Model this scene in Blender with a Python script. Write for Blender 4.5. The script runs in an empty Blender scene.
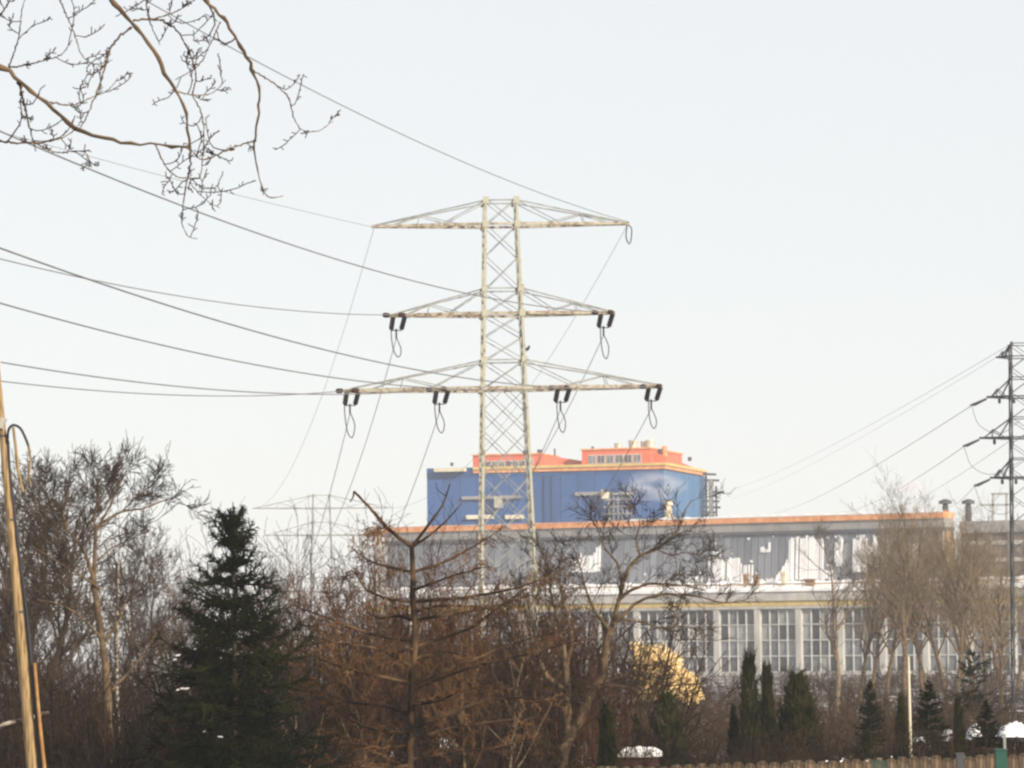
import bpy, math, random
import numpy as np
from mathutils import Vector, Matrix

# ------------------------------------------------------------------ camera, light, exposure
S = bpy.context.scene
COL = S.collection
W, H, F = 1024, 768, 3643.0
CAMZ, HORIZON, ROLL = 3.5, 650.0, math.radians(0.5)
cam_d = bpy.data.cameras.new('camera')
cam = bpy.data.objects.new('camera', cam_d)
COL.objects.link(cam)
cam_d.sensor_width = 36.0
cam_d.lens = F / W * 36.0
cam_d.clip_start = 0.5
cam_d.clip_end = 6000.0
PITCH = math.atan((HORIZON - 384) / F)
cam_m = Matrix.Translation((0, 0, CAMZ)) @ Matrix.Rotation(math.pi / 2 + PITCH, 4, 'X') @ Matrix.Rotation(-ROLL, 4, 'Z')
cam.matrix_world = cam_m
S.camera = cam

SUN_EL = math.radians(25)
SUN_H = Vector((0.66, -0.75)).normalized()
sun_dir = Vector((SUN_H.x * math.cos(SUN_EL), SUN_H.y * math.cos(SUN_EL), math.sin(SUN_EL)))
world = bpy.data.worlds.new('World')
S.world = world
world.use_nodes = True
wn = world.node_tree.nodes
wl = world.node_tree.links
bg = wn['Background']
sky = wn.new('ShaderNodeTexSky')
sky.sky_type = 'NISHITA'
sky.sun_disc = False
sky.sun_elevation = SUN_EL
sky.sun_rotation = math.atan2(SUN_H.x, SUN_H.y)
sky.altitude = 0
sky.air_density = 1.0
sky.dust_density = 0.6
sky.ozone_density = 1.2
veil = wn.new('ShaderNodeMix')            # thin high cloud veil, even over the whole sky
veil.data_type = 'RGBA'
veil.inputs['Factor'].default_value = 0.82
veil.inputs['B'].default_value = (6.95, 6.95, 6.92, 1)
wl.new(sky.outputs[0], veil.inputs['A'])
wl.new(veil.outputs['Result'], bg.inputs[0])
bg.inputs[1].default_value = 0.10
sun_d = bpy.data.lights.new('sun', 'SUN')
sun_d.energy = 4.2
sun_d.angle = math.radians(0.6)
sun_d.color = (1.0, 0.87, 0.70)
sun = bpy.data.objects.new('sun', sun_d)
COL.objects.link(sun)
sun.rotation_euler = (-sun_dir).to_track_quat('-Z', 'Y').to_euler()
sun.location = (40, -40, 60)

S.view_settings.view_transform = 'Standard'
S.view_settings.look = 'None'
S.view_settings.exposure = 0.44
S.view_settings.gamma = 1.0
S.render.engine = 'CYCLES'
S.cycles.pixel_filter_type = 'BLACKMAN_HARRIS'
S.cycles.filter_width = 2.5
S.cycles.max_bounces = 5
S.cycles.volume_bounces = 2
S.cycles.transparent_max_bounces = 6
HAZE_DENSITY = 0.00032

# ------------------------------------------------------------------ pixel <-> world helpers
CM = np.array(cam_m.to_3x3())
CL = np.array([0, 0, CAMZ])


def ray(px, py):
    return CM @ np.array([(px - W / 2) / F, -(py - H / 2) / F, -1.0])


def at(px, py, D):
    """point on the line of sight of a pixel, D metres ahead"""
    d = ray(px, py)
    return CL + d * (D / d[1])


def atz(px, py, z):
    d = ray(px, py)
    return CL + d * ((z - CAMZ) / d[2])


def ground(px, D, z=0.0):
    p = at(px, HORIZON + F * (CAMZ - z) / D, D)
    return np.array([p[0], D, z])


# ------------------------------------------------------------------ materials
MATS = {}


def mat(name, col, rough=0.8, col2=None, scale=3.0, lo=0.4, hi=0.65, detail=4.0, bump=0.0, spec=0.3, metal=0.0,
        stretch=None, rand=0.0):
    if name in MATS:
        return MATS[name]
    m = bpy.data.materials.new(name)
    m.use_nodes = True
    nt = m.node_tree
    b = nt.nodes['Principled BSDF']
    b.inputs['Roughness'].default_value = rough
    b.inputs['Metallic'].default_value = metal
    b.inputs['Specular IOR Level'].default_value = spec
    tc = nt.nodes.new('ShaderNodeTexCoord')
    mp = nt.nodes.new('ShaderNodeMapping')
    if stretch:
        mp.inputs['Scale'].default_value = stretch
    nt.links.new(tc.outputs['Object'], mp.inputs[0])
    nz = nt.nodes.new('ShaderNodeTexNoise')
    nz.inputs['Scale'].default_value = scale
    nz.inputs['Detail'].default_value = detail
    nt.links.new(mp.outputs[0], nz.inputs[0])
    rp = nt.nodes.new('ShaderNodeValToRGB')
    c2 = col2 if col2 else tuple(min(1, c * 1.35) for c in col)
    rp.color_ramp.elements[0].position = lo
    rp.color_ramp.elements[1].position = hi
    rp.color_ramp.elements[0].color = (*col, 1)
    rp.color_ramp.elements[1].color = (*c2, 1)
    nt.links.new(nz.outputs[0], rp.inputs[0])
    out = rp.outputs[0]
    if rand:
        oi = nt.nodes.new('ShaderNodeObjectInfo')
        mr = nt.nodes.new('ShaderNodeMapRange')
        mr.inputs['To Min'].default_value = 1 - rand
        mr.inputs['To Max'].default_value = 1 + rand
        nt.links.new(oi.outputs['Random'], mr.inputs['Value'])
        hs = nt.nodes.new('ShaderNodeHueSaturation')
        nt.links.new(mr.outputs[0], hs.inputs['Value'])
        nt.links.new(out, hs.inputs['Color'])
        out = hs.outputs[0]
    nt.links.new(out, b.inputs['Base Color'])
    if bump:
        bp = nt.nodes.new('ShaderNodeBump')
        bp.inputs['Strength'].default_value = bump
        nt.links.new(nz.outputs[0], bp.inputs['Height'])
        nt.links.new(bp.outputs[0], b.inputs['Normal'])
    MATS[name] = m
    return m


M_SNOW = mat('snow', (0.80, 0.80, 0.82), 0.7, (0.86, 0.86, 0.86), 2.0)
M_GROUND = mat('winter_ground', (0.060, 0.045, 0.033), 0.95, (0.78, 0.78, 0.80), 0.35, 0.55, 0.60, 8.0, 0.3)
M_BARK = mat('bark', (0.13, 0.095, 0.06), 0.9, (0.24, 0.18, 0.11), 9.0, bump=0.4)
M_BARK_WARM = mat('warm_bark', (0.075, 0.050, 0.028), 0.9, (0.17, 0.115, 0.065), 7.0, bump=0.4)
M_BARK_DARK = mat('dark_bark', (0.05, 0.038, 0.028), 0.9, (0.10, 0.07, 0.05), 9.0, bump=0.3)
M_TWIG = mat('twig', (0.060, 0.046, 0.038), 0.9, (0.11, 0.082, 0.064), 1.5, spec=0.04, rand=0.28)
M_TWIG_DARK = mat('dark_twig', (0.035, 0.026, 0.021), 0.9, (0.075, 0.052, 0.038), 1.2, spec=0.04, rand=0.28)
M_TWIG_RED = mat('red_twig', (0.024, 0.015, 0.012), 0.85, (0.13, 0.070, 0.042), 0.8, 0.42, 0.66, spec=0.04, rand=0.28)  # dark end lowered to carry the deep shade inside the thicket
M_TWIG_GOLD = mat('sunlit_gold_twig', (0.15, 0.115, 0.075), 0.85, (0.28, 0.215, 0.135), 0.6, spec=0.04, rand=0.28)  # golden sunlight on the far crowns is put into this colour
M_TWIG_LARCH = mat('larch_twig', (0.042, 0.022, 0.013), 0.9, (0.20, 0.108, 0.052), 1.1, spec=0.04, rand=0.0)
M_LARCH_BARK = mat('larch_bark', (0.022, 0.014, 0.010), 0.9, (0.12, 0.075, 0.042), 2.5, 0.46, 0.66, bump=0.4, spec=0.04)
M_SPRUCE = mat('spruce_needles', (0.004, 0.007, 0.004), 0.85, (0.026, 0.030, 0.010), 1.6, spec=0.03)  # olive end of the noise stands in for sunlit needles
M_THUJA = mat('thuja_leaves', (0.016, 0.021, 0.010), 0.85, (0.050, 0.045, 0.016), 1.8, spec=0.03)
M_GOLDLEAF = mat('dry_golden_leaves', (0.62, 0.43, 0.18), 0.7, (0.82, 0.65, 0.35), 1.4)
M_POLE = mat('weathered_pole_wood', (0.13, 0.085, 0.042), 0.9, (0.36, 0.25, 0.125), 5.0, 0.36, 0.56, stretch=(7, 7, 0.5), bump=0.35)
M_STEEL_PALE = mat('pale_painted_steel', (0.22, 0.15, 0.09), 0.8, (0.40, 0.395, 0.315), 3.2, 0.30, 0.44)
M_STEEL_RUST = mat('rusty_steel', (0.17, 0.11, 0.075), 0.85, (0.42, 0.39, 0.31), 4.0, 0.36, 0.58)
M_STEEL_GREY = mat('galvanised_steel', (0.20, 0.21, 0.21), 0.7, (0.32, 0.325, 0.31), 2.5)
M_STEEL_DARK = mat('dark_steel', (0.06, 0.062, 0.068), 0.6, (0.06, 0.06, 0.065), 2.0)
M_INSUL = mat('black_porcelain', (0.010, 0.008, 0.012), 0.6, (0.02, 0.015, 0.018), 6.0, spec=0.15)
M_INSUL_BR = mat('brown_porcelain', (0.035, 0.014, 0.010), 0.6, (0.06, 0.025, 0.016), 6.0, spec=0.15)
M_WIRE = mat('aluminium_wire', (0.15, 0.15, 0.16), 0.6, (0.20, 0.20, 0.21), 1.0)
M_CABLE = mat('black_cable', (0.02, 0.02, 0.025), 0.6, (0.03, 0.03, 0.04), 1.0)
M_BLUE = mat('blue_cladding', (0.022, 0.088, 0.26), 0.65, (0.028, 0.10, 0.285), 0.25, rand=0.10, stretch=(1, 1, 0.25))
M_BLUE_SIDE = mat('sunlit_blue_cladding', (0.055, 0.145, 0.30), 0.65, (0.07, 0.175, 0.34), 0.25, rand=0.06, stretch=(1, 1, 0.25))  # lighter copy of the blue, sun on the right face put into it
M_BLUE_DARK = mat('blue_seam', (0.025, 0.06, 0.17), 0.7, (0.03, 0.07, 0.19), 0.5)
M_ORANGE = mat('orange_red_cladding', (0.62, 0.135, 0.07), 0.6, (0.70, 0.18, 0.09), 0.6, rand=0.05)
M_ORANGE_TRIM = mat('orange_trim', (0.66, 0.26, 0.10), 0.6, (0.78, 0.40, 0.20), 1.2)
M_CREAM = mat('cream_paint', (0.62, 0.55, 0.40), 0.7, (0.74, 0.68, 0.54), 0.8)
M_YELLOW = mat('yellow_sill_band', (0.55, 0.40, 0.13), 0.7, (0.68, 0.52, 0.22), 0.8)
M_CONC = mat('pale_concrete', (0.40, 0.39, 0.36), 0.9, (0.56, 0.54, 0.50), 0.7, stretch=(1, 1, 0.3))
M_CONC_GREY = mat('grey_concrete', (0.25, 0.25, 0.25), 0.9, (0.34, 0.33, 0.32), 0.5)
M_SHEET = mat('grey_roof_sheet', (0.175, 0.19, 0.22), 0.6, (0.245, 0.26, 0.29), 0.6, rand=0.24, stretch=(1, 1, 0.3))
M_SEAM = mat('dark_seam', (0.075, 0.08, 0.095), 0.7, (0.10, 0.105, 0.12), 1.0)
M_GLASS = mat('hazed_glass', (0.075, 0.080, 0.095), 0.3, (0.20, 0.205, 0.215), 0.8, 0.35, 0.7, rand=0.6, spec=0.5)  # distance haze is partly put into this grey
M_GLASS_DARK = mat('dark_glass', (0.02, 0.022, 0.026), 0.2, (0.05, 0.052, 0.06), 0.8, spec=0.5)
M_GLASS_PALE = mat('pale_pane', (0.26, 0.26, 0.25), 0.5, (0.36, 0.36, 0.34), 0.8)  # paler pane tone, dealt out at random
M_FRAME = mat('white_window_frame', (0.46, 0.46, 0.45), 0.7, (0.62, 0.62, 0.60), 1.5)
M_BROWNWALL = mat('brown_wall', (0.14, 0.115, 0.09), 0.9, (0.24, 0.21, 0.18), 0.25)
M_TIN = mat('bright_tin', (0.45, 0.42, 0.34), 0.4, (0.66, 0.62, 0.50), 1.0, metal=0.3)
M_RUST_SUN = mat('rust_and_sun_orange', (0.20, 0.11, 0.055), 0.9, (0.42, 0.28, 0.15), 0.9)  # rust on pipe and vents; on the end wall it stands for sun
M_FENCE = mat('reed_brown_board', (0.06, 0.042, 0.028), 0.9, (0.17, 0.12, 0.075), 4.0, stretch=(5, 5, 0.7), rand=0.2, bump=0.3)
M_GREEN = mat('dark_green_paint', (0.012, 0.06, 0.045), 0.5, (0.018, 0.08, 0.06), 2.0)
M_REDHUT = mat('dark_red_boards', (0.09, 0.028, 0.035), 0.8, (0.13, 0.04, 0.045), 4.0)
M_CONDUIT = mat('rusty_conduit', (0.30, 0.15, 0.05), 0.8, (0.46, 0.28, 0.12), 4.0)
M_BIRCH = mat('birch_bark', (0.40, 0.35, 0.28), 0.8, (0.07, 0.05, 0.04), 3.0, 0.46, 0.58, stretch=(1, 1, 4))
M_BIRD = mat('dark_feathers', (0.03, 0.03, 0.035), 0.8)

# ------------------------------------------------------------------ objects
def link(o, parent=None):
    COL.objects.link(o)
    if parent:
        o.parent = parent
    return o


def tag(o, label, cat, group=None, kind=None):
    o['label'] = label
    o['category'] = cat
    if group:
        o['group'] = group
    if kind:
        o['kind'] = kind
    return o


def thing(name, label, cat, loc=(0, 0, 0), rz=0.0, group=None):
    o = bpy.data.objects.new(name, None)
    o.empty_display_size = 0.3
    o.location = loc
    o.rotation_euler = (0, 0, rz)
    link(o)
    return tag(o, label, cat, group)


class MB:
    """collects boxes, bars and tubes into one mesh"""

    def __init__(s):
        s.v, s.f = [], []

    def add(s, vs, fs):
        n = len(s.v)
        s.v += [tuple(map(float, v)) for v in vs]
        s.f += [tuple(i + n for i in f) for f in fs]

    def box(s, x0, x1, y0, y1, z0, z1):
        s.add([(x0, y0, z0), (x1, y0, z0), (x1, y1, z0), (x0, y1, z0), (x0, y0, z1), (x1, y0, z1), (x1, y1, z1), (x0, y1, z1)],
              [(0, 3, 2, 1), (4, 5, 6, 7), (0, 1, 5, 4), (1, 2, 6, 5), (2, 3, 7, 6), (3, 0, 4, 7)])

    def bar(s, a, b, w, w2=None):
        a, b = np.array(a, float), np.array(b, float)
        t = b - a
        t /= np.linalg.norm(t) + 1e-9
        r = np.array([0, 0, 1.0]) if abs(t[2]) < 0.9 else np.array([1.0, 0, 0])
        u = np.cross(t, r)
        u /= np.linalg.norm(u)
        v = np.cross(u, t)
        w2 = w2 or w
        vs = []
        for p in (a, b):
            for i, j in ((-1, -1), (1, -1), (1, 1), (-1, 1)):
                vs.append(p + u * i * w / 2 + v * j * w2 / 2)
        s.add(vs, [(0, 1, 2, 3), (7, 6, 5, 4), (0, 4, 5, 1), (1, 5, 6, 2), (2, 6, 7, 3), (3, 7, 4, 0)])

    def lathe(s, a, b, prof, n=10):
        """prof: list of (t along a->b, radius)"""
        a, b = np.array(a, float), np.array(b, float)
        t = b - a
        L = np.linalg.norm(t)
        t = t / L
        r = np.array([0, 0, 1.0]) if abs(t[2]) < 0.9 else np.array([1.0, 0, 0])
        u = np.cross(t, r)
        u /= np.linalg.norm(u)
        v = np.cross(u, t)
        vs, fs = [], []
        for (k, rad) in prof:
            for i in range(n):
                q = 2 * math.pi * i / n
                vs.append(a + t * L * k + (u * math.cos(q) + v * math.sin(q)) * rad)
        for k in range(len(prof) - 1):
            for i in range(n):
                j = (i + 1) % n
                fs.append((k * n + i, k * n + j, (k + 1) * n + j, (k + 1) * n + i))
        fs.append(tuple(range(n - 1, -1, -1)))
        fs.append(tuple((len(prof) - 1) * n + i for i in range(n)))
        s.add(vs, fs)

    def mesh(s, name, m):
        me = bpy.data.meshes.new(name)
        me.from_pydata(s.v, [], s.f)
        me.materials.append(m)
        return me

    def build(s, name, m, parent=None):
        return link(bpy.data.objects.new(name, s.mesh(name, m)), parent)


def quad_mesh(name, verts, quads, m, smooth=True):
    verts = np.ascontiguousarray(verts, dtype=np.float32)
    quads = np.ascontiguousarray(quads, dtype=np.int32)
    k = quads.shape[1]
    me = bpy.data.meshes.new(name)
    me.vertices.add(len(verts))
    me.vertices.foreach_set('co', verts.ravel())
    me.loops.add(quads.size)
    me.loops.foreach_set('vertex_index', quads.ravel())
    me.polygons.add(len(quads))
    me.polygons.foreach_set('loop_start', np.arange(0, quads.size, k, dtype=np.int32))
    me.polygons.foreach_set('loop_total', np.full(len(quads), k, dtype=np.int32))
    if smooth:
        me.polygons.foreach_set('use_smooth', np.ones(len(quads), dtype=bool))
    me.update(calc_edges=True)
    me.materials.append(m)
    return me


def tubes(sets, s=3):
    """sets: list of (P (N,n,3), R (N,n)[, sides]); returns verts, quads"""
    V, Q, off = [], [], 0
    for st in sets:
        P, R = st[0], st[1]
        k = st[2] if len(st) > 2 else s
        if len(P) == 0:
            continue
        N, n, _ = P.shape
        T = np.gradient(P, axis=1)
        T /= np.linalg.norm(T, axis=2, keepdims=True) + 1e-9
        ref = np.zeros((N, 1, 3))
        ax = np.argmin(np.abs(T.mean(1)), axis=1)
        ref[np.arange(N), 0, ax] = 1.0
        U = np.cross(T, ref)
        U /= np.linalg.norm(U, axis=2, keepdims=True) + 1e-9
        B = np.cross(U, T)
        a = 2 * np.pi * np.arange(k) / k
        vs = P[:, :, None, :] + R[:, :, None, None] * (U[:, :, None, :] * np.cos(a)[None, None, :, None] + B[:, :, None, :] * np.sin(a)[None, None, :, None])
        idx = np.arange(N * n * k).reshape(N, n, k) + off
        nx = np.roll(idx, -1, axis=2)
        q = np.stack([idx[:, :-1], nx[:, :-1], nx[:, 1:], idx[:, 1:]], axis=-1)
        V.append(vs.reshape(-1, 3))
        Q.append(q.reshape(-1, 4))
        off += N * n * k
    return np.concatenate(V), np.concatenate(Q)


def tube_obj(name, sets, m, parent=None, s=3):
    v, q = tubes(sets, s)
    return link(bpy.data.objects.new(name, quad_mesh(name, v, q, m)), parent)


def smooth_path(pts, n=10):
    """Catmull-Rom through the points, n samples evenly spread"""
    p = np.array(pts, float)
    if len(p) == 2:
        t = np.linspace(0, 1, n)[:, None]
        return p[0] * (1 - t) + p[1] * t
    q = np.vstack([2 * p[0] - p[1], p, 2 * p[-1] - p[-2]])
    out = []
    for i in range(1, len(q) - 2):
        for t in np.linspace(0, 1, 8, endpoint=False):
            a, b, c, d = q[i - 1], q[i], q[i + 1], q[i + 2]
            out.append(0.5 * ((2 * b) + (-a + c) * t + (2 * a - 5 * b + 4 * c - d) * t * t + (-a + 3 * b - 3 * c + d) * t ** 3))
    out.append(q[-2])
    out = np.array(out)
    L = np.concatenate([[0], np.cumsum(np.linalg.norm(np.diff(out, axis=0), axis=1))])
    s = np.linspace(0, L[-1], n)
    return np.stack([np.interp(s, L, out[:, k]) for k in range(3)], axis=1)


def unit(v):
    return v / (np.linalg.norm(v, axis=-1, keepdims=True) + 1e-9)


def sprout(par, k, t0, t1, ang, length, rng, n=5, up=0.0, wander=0.15, rad=None, radf=0.6, taper=0.35, fall=0.5, jl=0.35, flat=None, keep=1.0):
    """k children on every parent polyline. length: metres or, when negative, a share of the parent's length"""
    P, R = par[0], par[1]
    N, m, _ = P.shape
    t = (t0 + (t1 - t0) * (np.arange(k)[None, :] + rng.random((N, k))) / k)
    if keep < 1.0:
        pass
    x = t * (m - 1)
    i = np.clip(x.astype(int), 0, m - 2)
    f = (x - i)[..., None]
    r = np.arange(N)[:, None]
    pos = P[r, i] * (1 - f) + P[r, i + 1] * f
    tan = unit(P[r, i + 1] - P[r, i])
    rr = R[r, i] * (1 - f[..., 0]) + R[r, i + 1] * f[..., 0]
    plen = np.linalg.norm(np.diff(P, axis=1), axis=2).sum(1)[:, None]
    rv = rng.normal(size=(N, k, 3))
    if flat is not None:
        rv *= np.array(flat)
    perp = rv - (rv * tan).sum(-1, keepdims=True) * tan
    perp = unit(perp)
    a = ang * (1 + rng.normal(size=(N, k, 1)) * 0.22)
    d = unit(tan * np.cos(a) + perp * np.sin(a))
    L = (-length * plen if length < 0 else length) * (1 - fall * t) * (1 + jl * rng.normal(size=(N, k)))
    L = np.clip(L, 0.02, None)
    pos, d, L, rr = pos.reshape(-1, 3), d.reshape(-1, 3), L.reshape(-1), rr.reshape(-1)
    out = np.zeros((len(pos), n, 3))
    out[:, 0] = pos
    for j in range(1, n):
        d = unit(d + wander * rng.normal(size=d.shape) + np.array([0, 0, up]))
        out[:, j] = out[:, j - 1] + d * (L / (n - 1))[:, None]
    r0 = rr * radf if rad is None else np.minimum(rad, rr * 0.9)
    RR = r0[:, None] * np.linspace(1, taper, n)[None, :]
    if keep < 1.0:
        sel = rng.random(len(out)) < keep
        out, RR = out[sel], RR[sel]
    return out, RR


KNOB = np.random.default_rng(99)


def limb(pts, r0, r1, n=12, knob=0.0):
    p = smooth_path(pts, n)[None]
    r = np.linspace(r0, r1, n)[None]
    if knob:
        r = r * (1 + knob * KNOB.uniform(-.5, 1, r.shape))
        p = p + KNOB.normal(size=p.shape) * r[..., None] * knob * 1.0
    return p, r


def join(sets):
    return np.concatenate([s[0] for s in sets]), np.concatenate([s[1] for s in sets])


def copy_tree(o, label=None):
    c = o.copy()
    COL.objects.link(c)
    if label:
        c['label'] = label
    for ch in o.children:
        d = ch.copy()
        COL.objects.link(d)
        d.parent = c
        for g in ch.children:
            e = g.copy()
            COL.objects.link(e)
            e.parent = d
    return c


# ------------------------------------------------------------------ ground
rng0 = np.random.default_rng(5)
gx = np.concatenate([np.linspace(-1500, -160, 12), np.linspace(-150, 150, 61), np.linspace(160, 1500, 12)])
gy = np.concatenate([np.linspace(-1500, -20, 8), np.linspace(0, 300, 61), np.linspace(320, 1500, 14)])
XX, YY = np.meshgrid(gx, gy)
ZZ = -0.08 + 0.06 * rng0.random(XX.shape)
gv = np.stack([XX, YY, ZZ], -1).reshape(-1, 3)
ny, nx_ = XX.shape
ii = np.arange(ny * nx_).reshape(ny, nx_)
gq = np.stack([ii[:-1, :-1], ii[:-1, 1:], ii[1:, 1:], ii[1:, :-1]], -1).reshape(-1, 4)
g = link(bpy.data.objects.new('ground', quad_mesh('ground', gv, gq, M_GROUND)))
g['kind'] = 'structure'

# ------------------------------------------------------------------ pylons
def pylon(root, zoff, hw, zmin, ztop, arms, mats, member=0.075, nseg=None, dense_below=None, leg_w=0.13, panels=(), plate=0.15):
    """lattice pylon in local axes: x along the arms, z up. hw(z) half width. arms: (z_chord, z_apex, half_length, w)"""
    m_leg, m_brace, m_chord = mats
    for sx in (-1, 1):
        for sy in (-1, 1):
            mb = MB()
            mb.bar((sx * hw(zmin), sy * hw(zmin), zmin), (sx * hw(ztop), sy * hw(ztop), ztop), leg_w)
            mb.build('leg', m_leg, root)
    zs = sorted(panels)
    for z0, z1, dbl in zs:
        for (ax, sgn) in (('x', -1), ('x', 1), ('y', -1), ('y', 1)):
            def pt(a, z):
                h = hw(z)
                off = h - 0.05
                return (a * h, sgn * off, z) if ax == 'x' else (sgn * off, a * h, z)
            pairs = [((-1, z0), (1, z1)), ((1, z0), (-1, z1))]
            if dbl:
                zm = (z0 + z1) / 2
                pairs = [((-1, z0), (1, z1)), ((1, z0), (-1, z1)), ((-1, zm), (0, z1)), ((1, zm), (0, z1)), ((-1, zm), (0, z0)), ((1, zm), (0, z0))]
            for q, (p, r) in enumerate(pairs):
                mb = MB()
                a, b = np.array(pt(*p)), np.array(pt(*r))
                if q % 2:
                    o_ = 0.012 * sgn
                    a = a + (np.array([0, o_, 0]) if ax == 'x' else np.array([o_, 0, 0]))
                    b = b + (np.array([0, o_, 0]) if ax == 'x' else np.array([o_, 0, 0]))
                mb.bar(a, b, member, member * 0.6)
                mb.build('brace', m_brace, root)
    for (zc, za, hl, cw) in arms:
        for sx in (-1, 1):
            hb, ha = hw(zc), hw(za)
            tip = np.array([sx * hl, 0, zc + 0.02])
            mb = MB()
            for sy in (-1, 1):
                mb.bar((sx * hb, sy * hb, zc), tip + np.array([0, sy * 0.10, 0]), cw, cw * 1.1)
            arm = mb.build('cross_arm', m_chord, root)
            for sy in (-1, 1):
                mb = MB()
                mb.bar((sx * ha, sy * ha, za), tip + np.array([-sx * 0.25, sy * 0.07, cw * 0.6]), member * 1.1, member)
                mb.build('tie', m_brace, arm)

            def chord(t, sy):
                return np.array([sx * hb, sy * hb, zc]) * (1 - t) + (tip + np.array([0, sy * .1, 0])) * t

            def tie(t, sy):
                return np.array([sx * ha, sy * ha, za]) * (1 - t) + (tip + np.array([0, sy * .07, 0])) * t
            for (ta, tb, w_) in ((0.0, 0.40, 1.0), (0.58, 0.60, 0.8), (0.58, 0.22, 0.7), (0.58, 0.84, 0.7)):
                for sy in (-1, 1):
                    mb = MB()
                    mb.bar(tie(ta, sy), chord(tb, sy), member * w_, member * 0.7)
                    mb.build('strut', m_brace, arm)
            for t in (0.2, 0.45, 0.7):
                mb = MB()
                mb.bar(chord(t, -1), chord(t + 0.12, 1), member * 0.7)
                mb.build('strut', m_brace, arm)
        # the chords run on through the body
        for sy in (-1, 1):
            mb = MB()
            h = hw(zc)
            mb.bar((-h, sy * h, zc), (h, sy * h, zc), cw * 0.9)
            mb.build('cross_beam', m_chord, root)
            mb = MB()
            h = hw(za)
            mb.bar((-h, sy * h, za), (h, sy * h, za), member)
            mb.build('cross_beam', m_brace, root)
            for sx in (-1, 1):
                for z_ in (zc, za):
                    mb = MB()
                    h = hw(z_)
                    mb.box(sx * h - plate, sx * h + plate, sy * (h + leg_w * .65) - .02, sy * (h + leg_w * .65) + .02, z_ - plate * 1.1, z_ + plate * 1.1)
                    mb.build('joint_plate', m_leg, root)


D1 = 177.0
K1 = D1 / F


def z1(y):
    return CAMZ + (HORIZON - y) * K1


ZT = z1(200.5)


def hw1(z):
    return (1.50 + (ZT - z) * 0.060) / 2


base1 = at(510, 650, D1)
p1 = thing('pylon', 'large pale rust-streaked lattice pylon with three cross arms in front of blue building', 'pylon',
           (base1[0] - 0.02, D1, 0), math.radians(4))
p1.rotation_euler = (0, math.radians(-0.62), math.radians(4))
pan = []
zt = [z1(y) for y in (198, 224, 256, 290, 314, 337, 361, 389)]
for a, b in zip(zt[1:], zt[:-1]):
    pan.append((a, b, False))
zz = zt[-1]
while zz > 0.3:
    b = zz - hw1(zz) * 2.05
    pan.append((max(b, 0), zz, True))
    zz = b
ARMS1 = [(z1(224), z1(200), 6.30, 0.12), (z1(314), z1(289), 5.50, 0.14), (z1(389), z1(361), 7.75, 0.165)]
pylon(p1, 0, hw1, 0, ZT, ARMS1, (M_STEEL_PALE, M_STEEL_GREY, M_STEEL_RUST), 0.06, panels=pan, leg_w=0.12)
M1 = Matrix.Translation(p1.location) @ p1.rotation_euler.to_matrix().to_4x4()


def w1(x, y, z):
    return np.array(M1 @ Vector((x, y, z)))


ins_mesh = None


def insulator_string(a, b, r, m, parent, discs=7):
    mb = MB()
    prof = [(0, r * .35)]
    for i in range(discs):
        t0 = 0.06 + 0.88 * i / discs
        dt = 0.88 / discs
        prof += [(t0, r * .5), (t0 + dt * .25, r), (t0 + dt * .7, r), (t0 + dt * .85, r * .5)]
    prof += [(1, r * .3)]
    mb.lathe(a, b, prof, 9)
    return mb.build('insulator', m, parent)


SPOTS1 = {}
for key, x, zc in (('mid_l', -5.10, z1(314)), ('mid_r', 5.08, z1(314)), ('out_l', -7.42, z1(389)), ('in_l', -3.05, z1(389)),
                   ('in_r', 2.88, z1(389)), ('out_r', 7.35, z1(389))):
    for dx in (-0.29, 0.29):
        # pair hanging away from the camera to a yoke
        insulator_string((x + dx + 0.08, 0.15, zc + 0.05), (x + dx * 0.85 - 0.06, 0.75, zc - 0.62), 0.125, M_INSUL, p1)
        # pair towards the previous pylon, nearly level
        insulator_string((x + dx * 1.3 - 0.10, -0.15, zc + 0.02), (x + dx * 1.3 - 0.32, -1.2, zc - 0.06), 0.125, M_INSUL_BR, p1)
    mb = MB()
    mb.bar((x - 0.34, 0.78, zc - 0.64), (x + 0.22, 0.78, zc - 0.64), 0.045)
    mb.bar((x - 0.06, 0.78, zc - 0.56), (x - 0.06, 0.86, zc - 1.02), 0.08)
    mb.build('yoke', M_INSUL, p1)
    mb = MB()
    mb.bar((x - 0.72, -1.24, zc - 0.06), (x + 0.08, -1.24, zc - 0.06), 0.04)
    mb.build('yoke', M_INSUL, p1)
    rr = random.Random(key)
    dz = 1.65 + rr.random() * 0.35
    loop = limb([(x - 0.34, -1.24, zc - 0.1), (x - 0.36, -0.7, zc - 1.0), (x - 0.22, -0.2, zc - dz), (x + 0.02, 0.3, zc - dz - 0.25),
                 (x + 0.16, 0.6, zc - 1.6), (x - 0.06, 0.86, zc - 0.95)], 0.026, 0.026, 18)
    tube_obj('jumper_loop', [loop], M_CABLE, p1, 5)
    SPOTS1[key] = ((x - 0.34, -1.24, zc - 0.06), (x - 0.06, 0.86, zc - 1.02))
tube_obj('jumper_loop', [limb([(6.2, -.1, z1(224)), (6.15, 0, z1(238)), (6.35, 0.1, z1(244)), (6.45, .2, z1(228)), (6.2, .2, z1(224))], .03, .03, 14)], M_CABLE, p1, 5)
SPOTS1['earth_l'] = ((-6.3, 0, z1(224)), (-6.2, 0.1, z1(226)))
SPOTS1['earth_r'] = ((6.3, 0, z1(222)), (6.2, 0.1, z1(226)))

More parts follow.
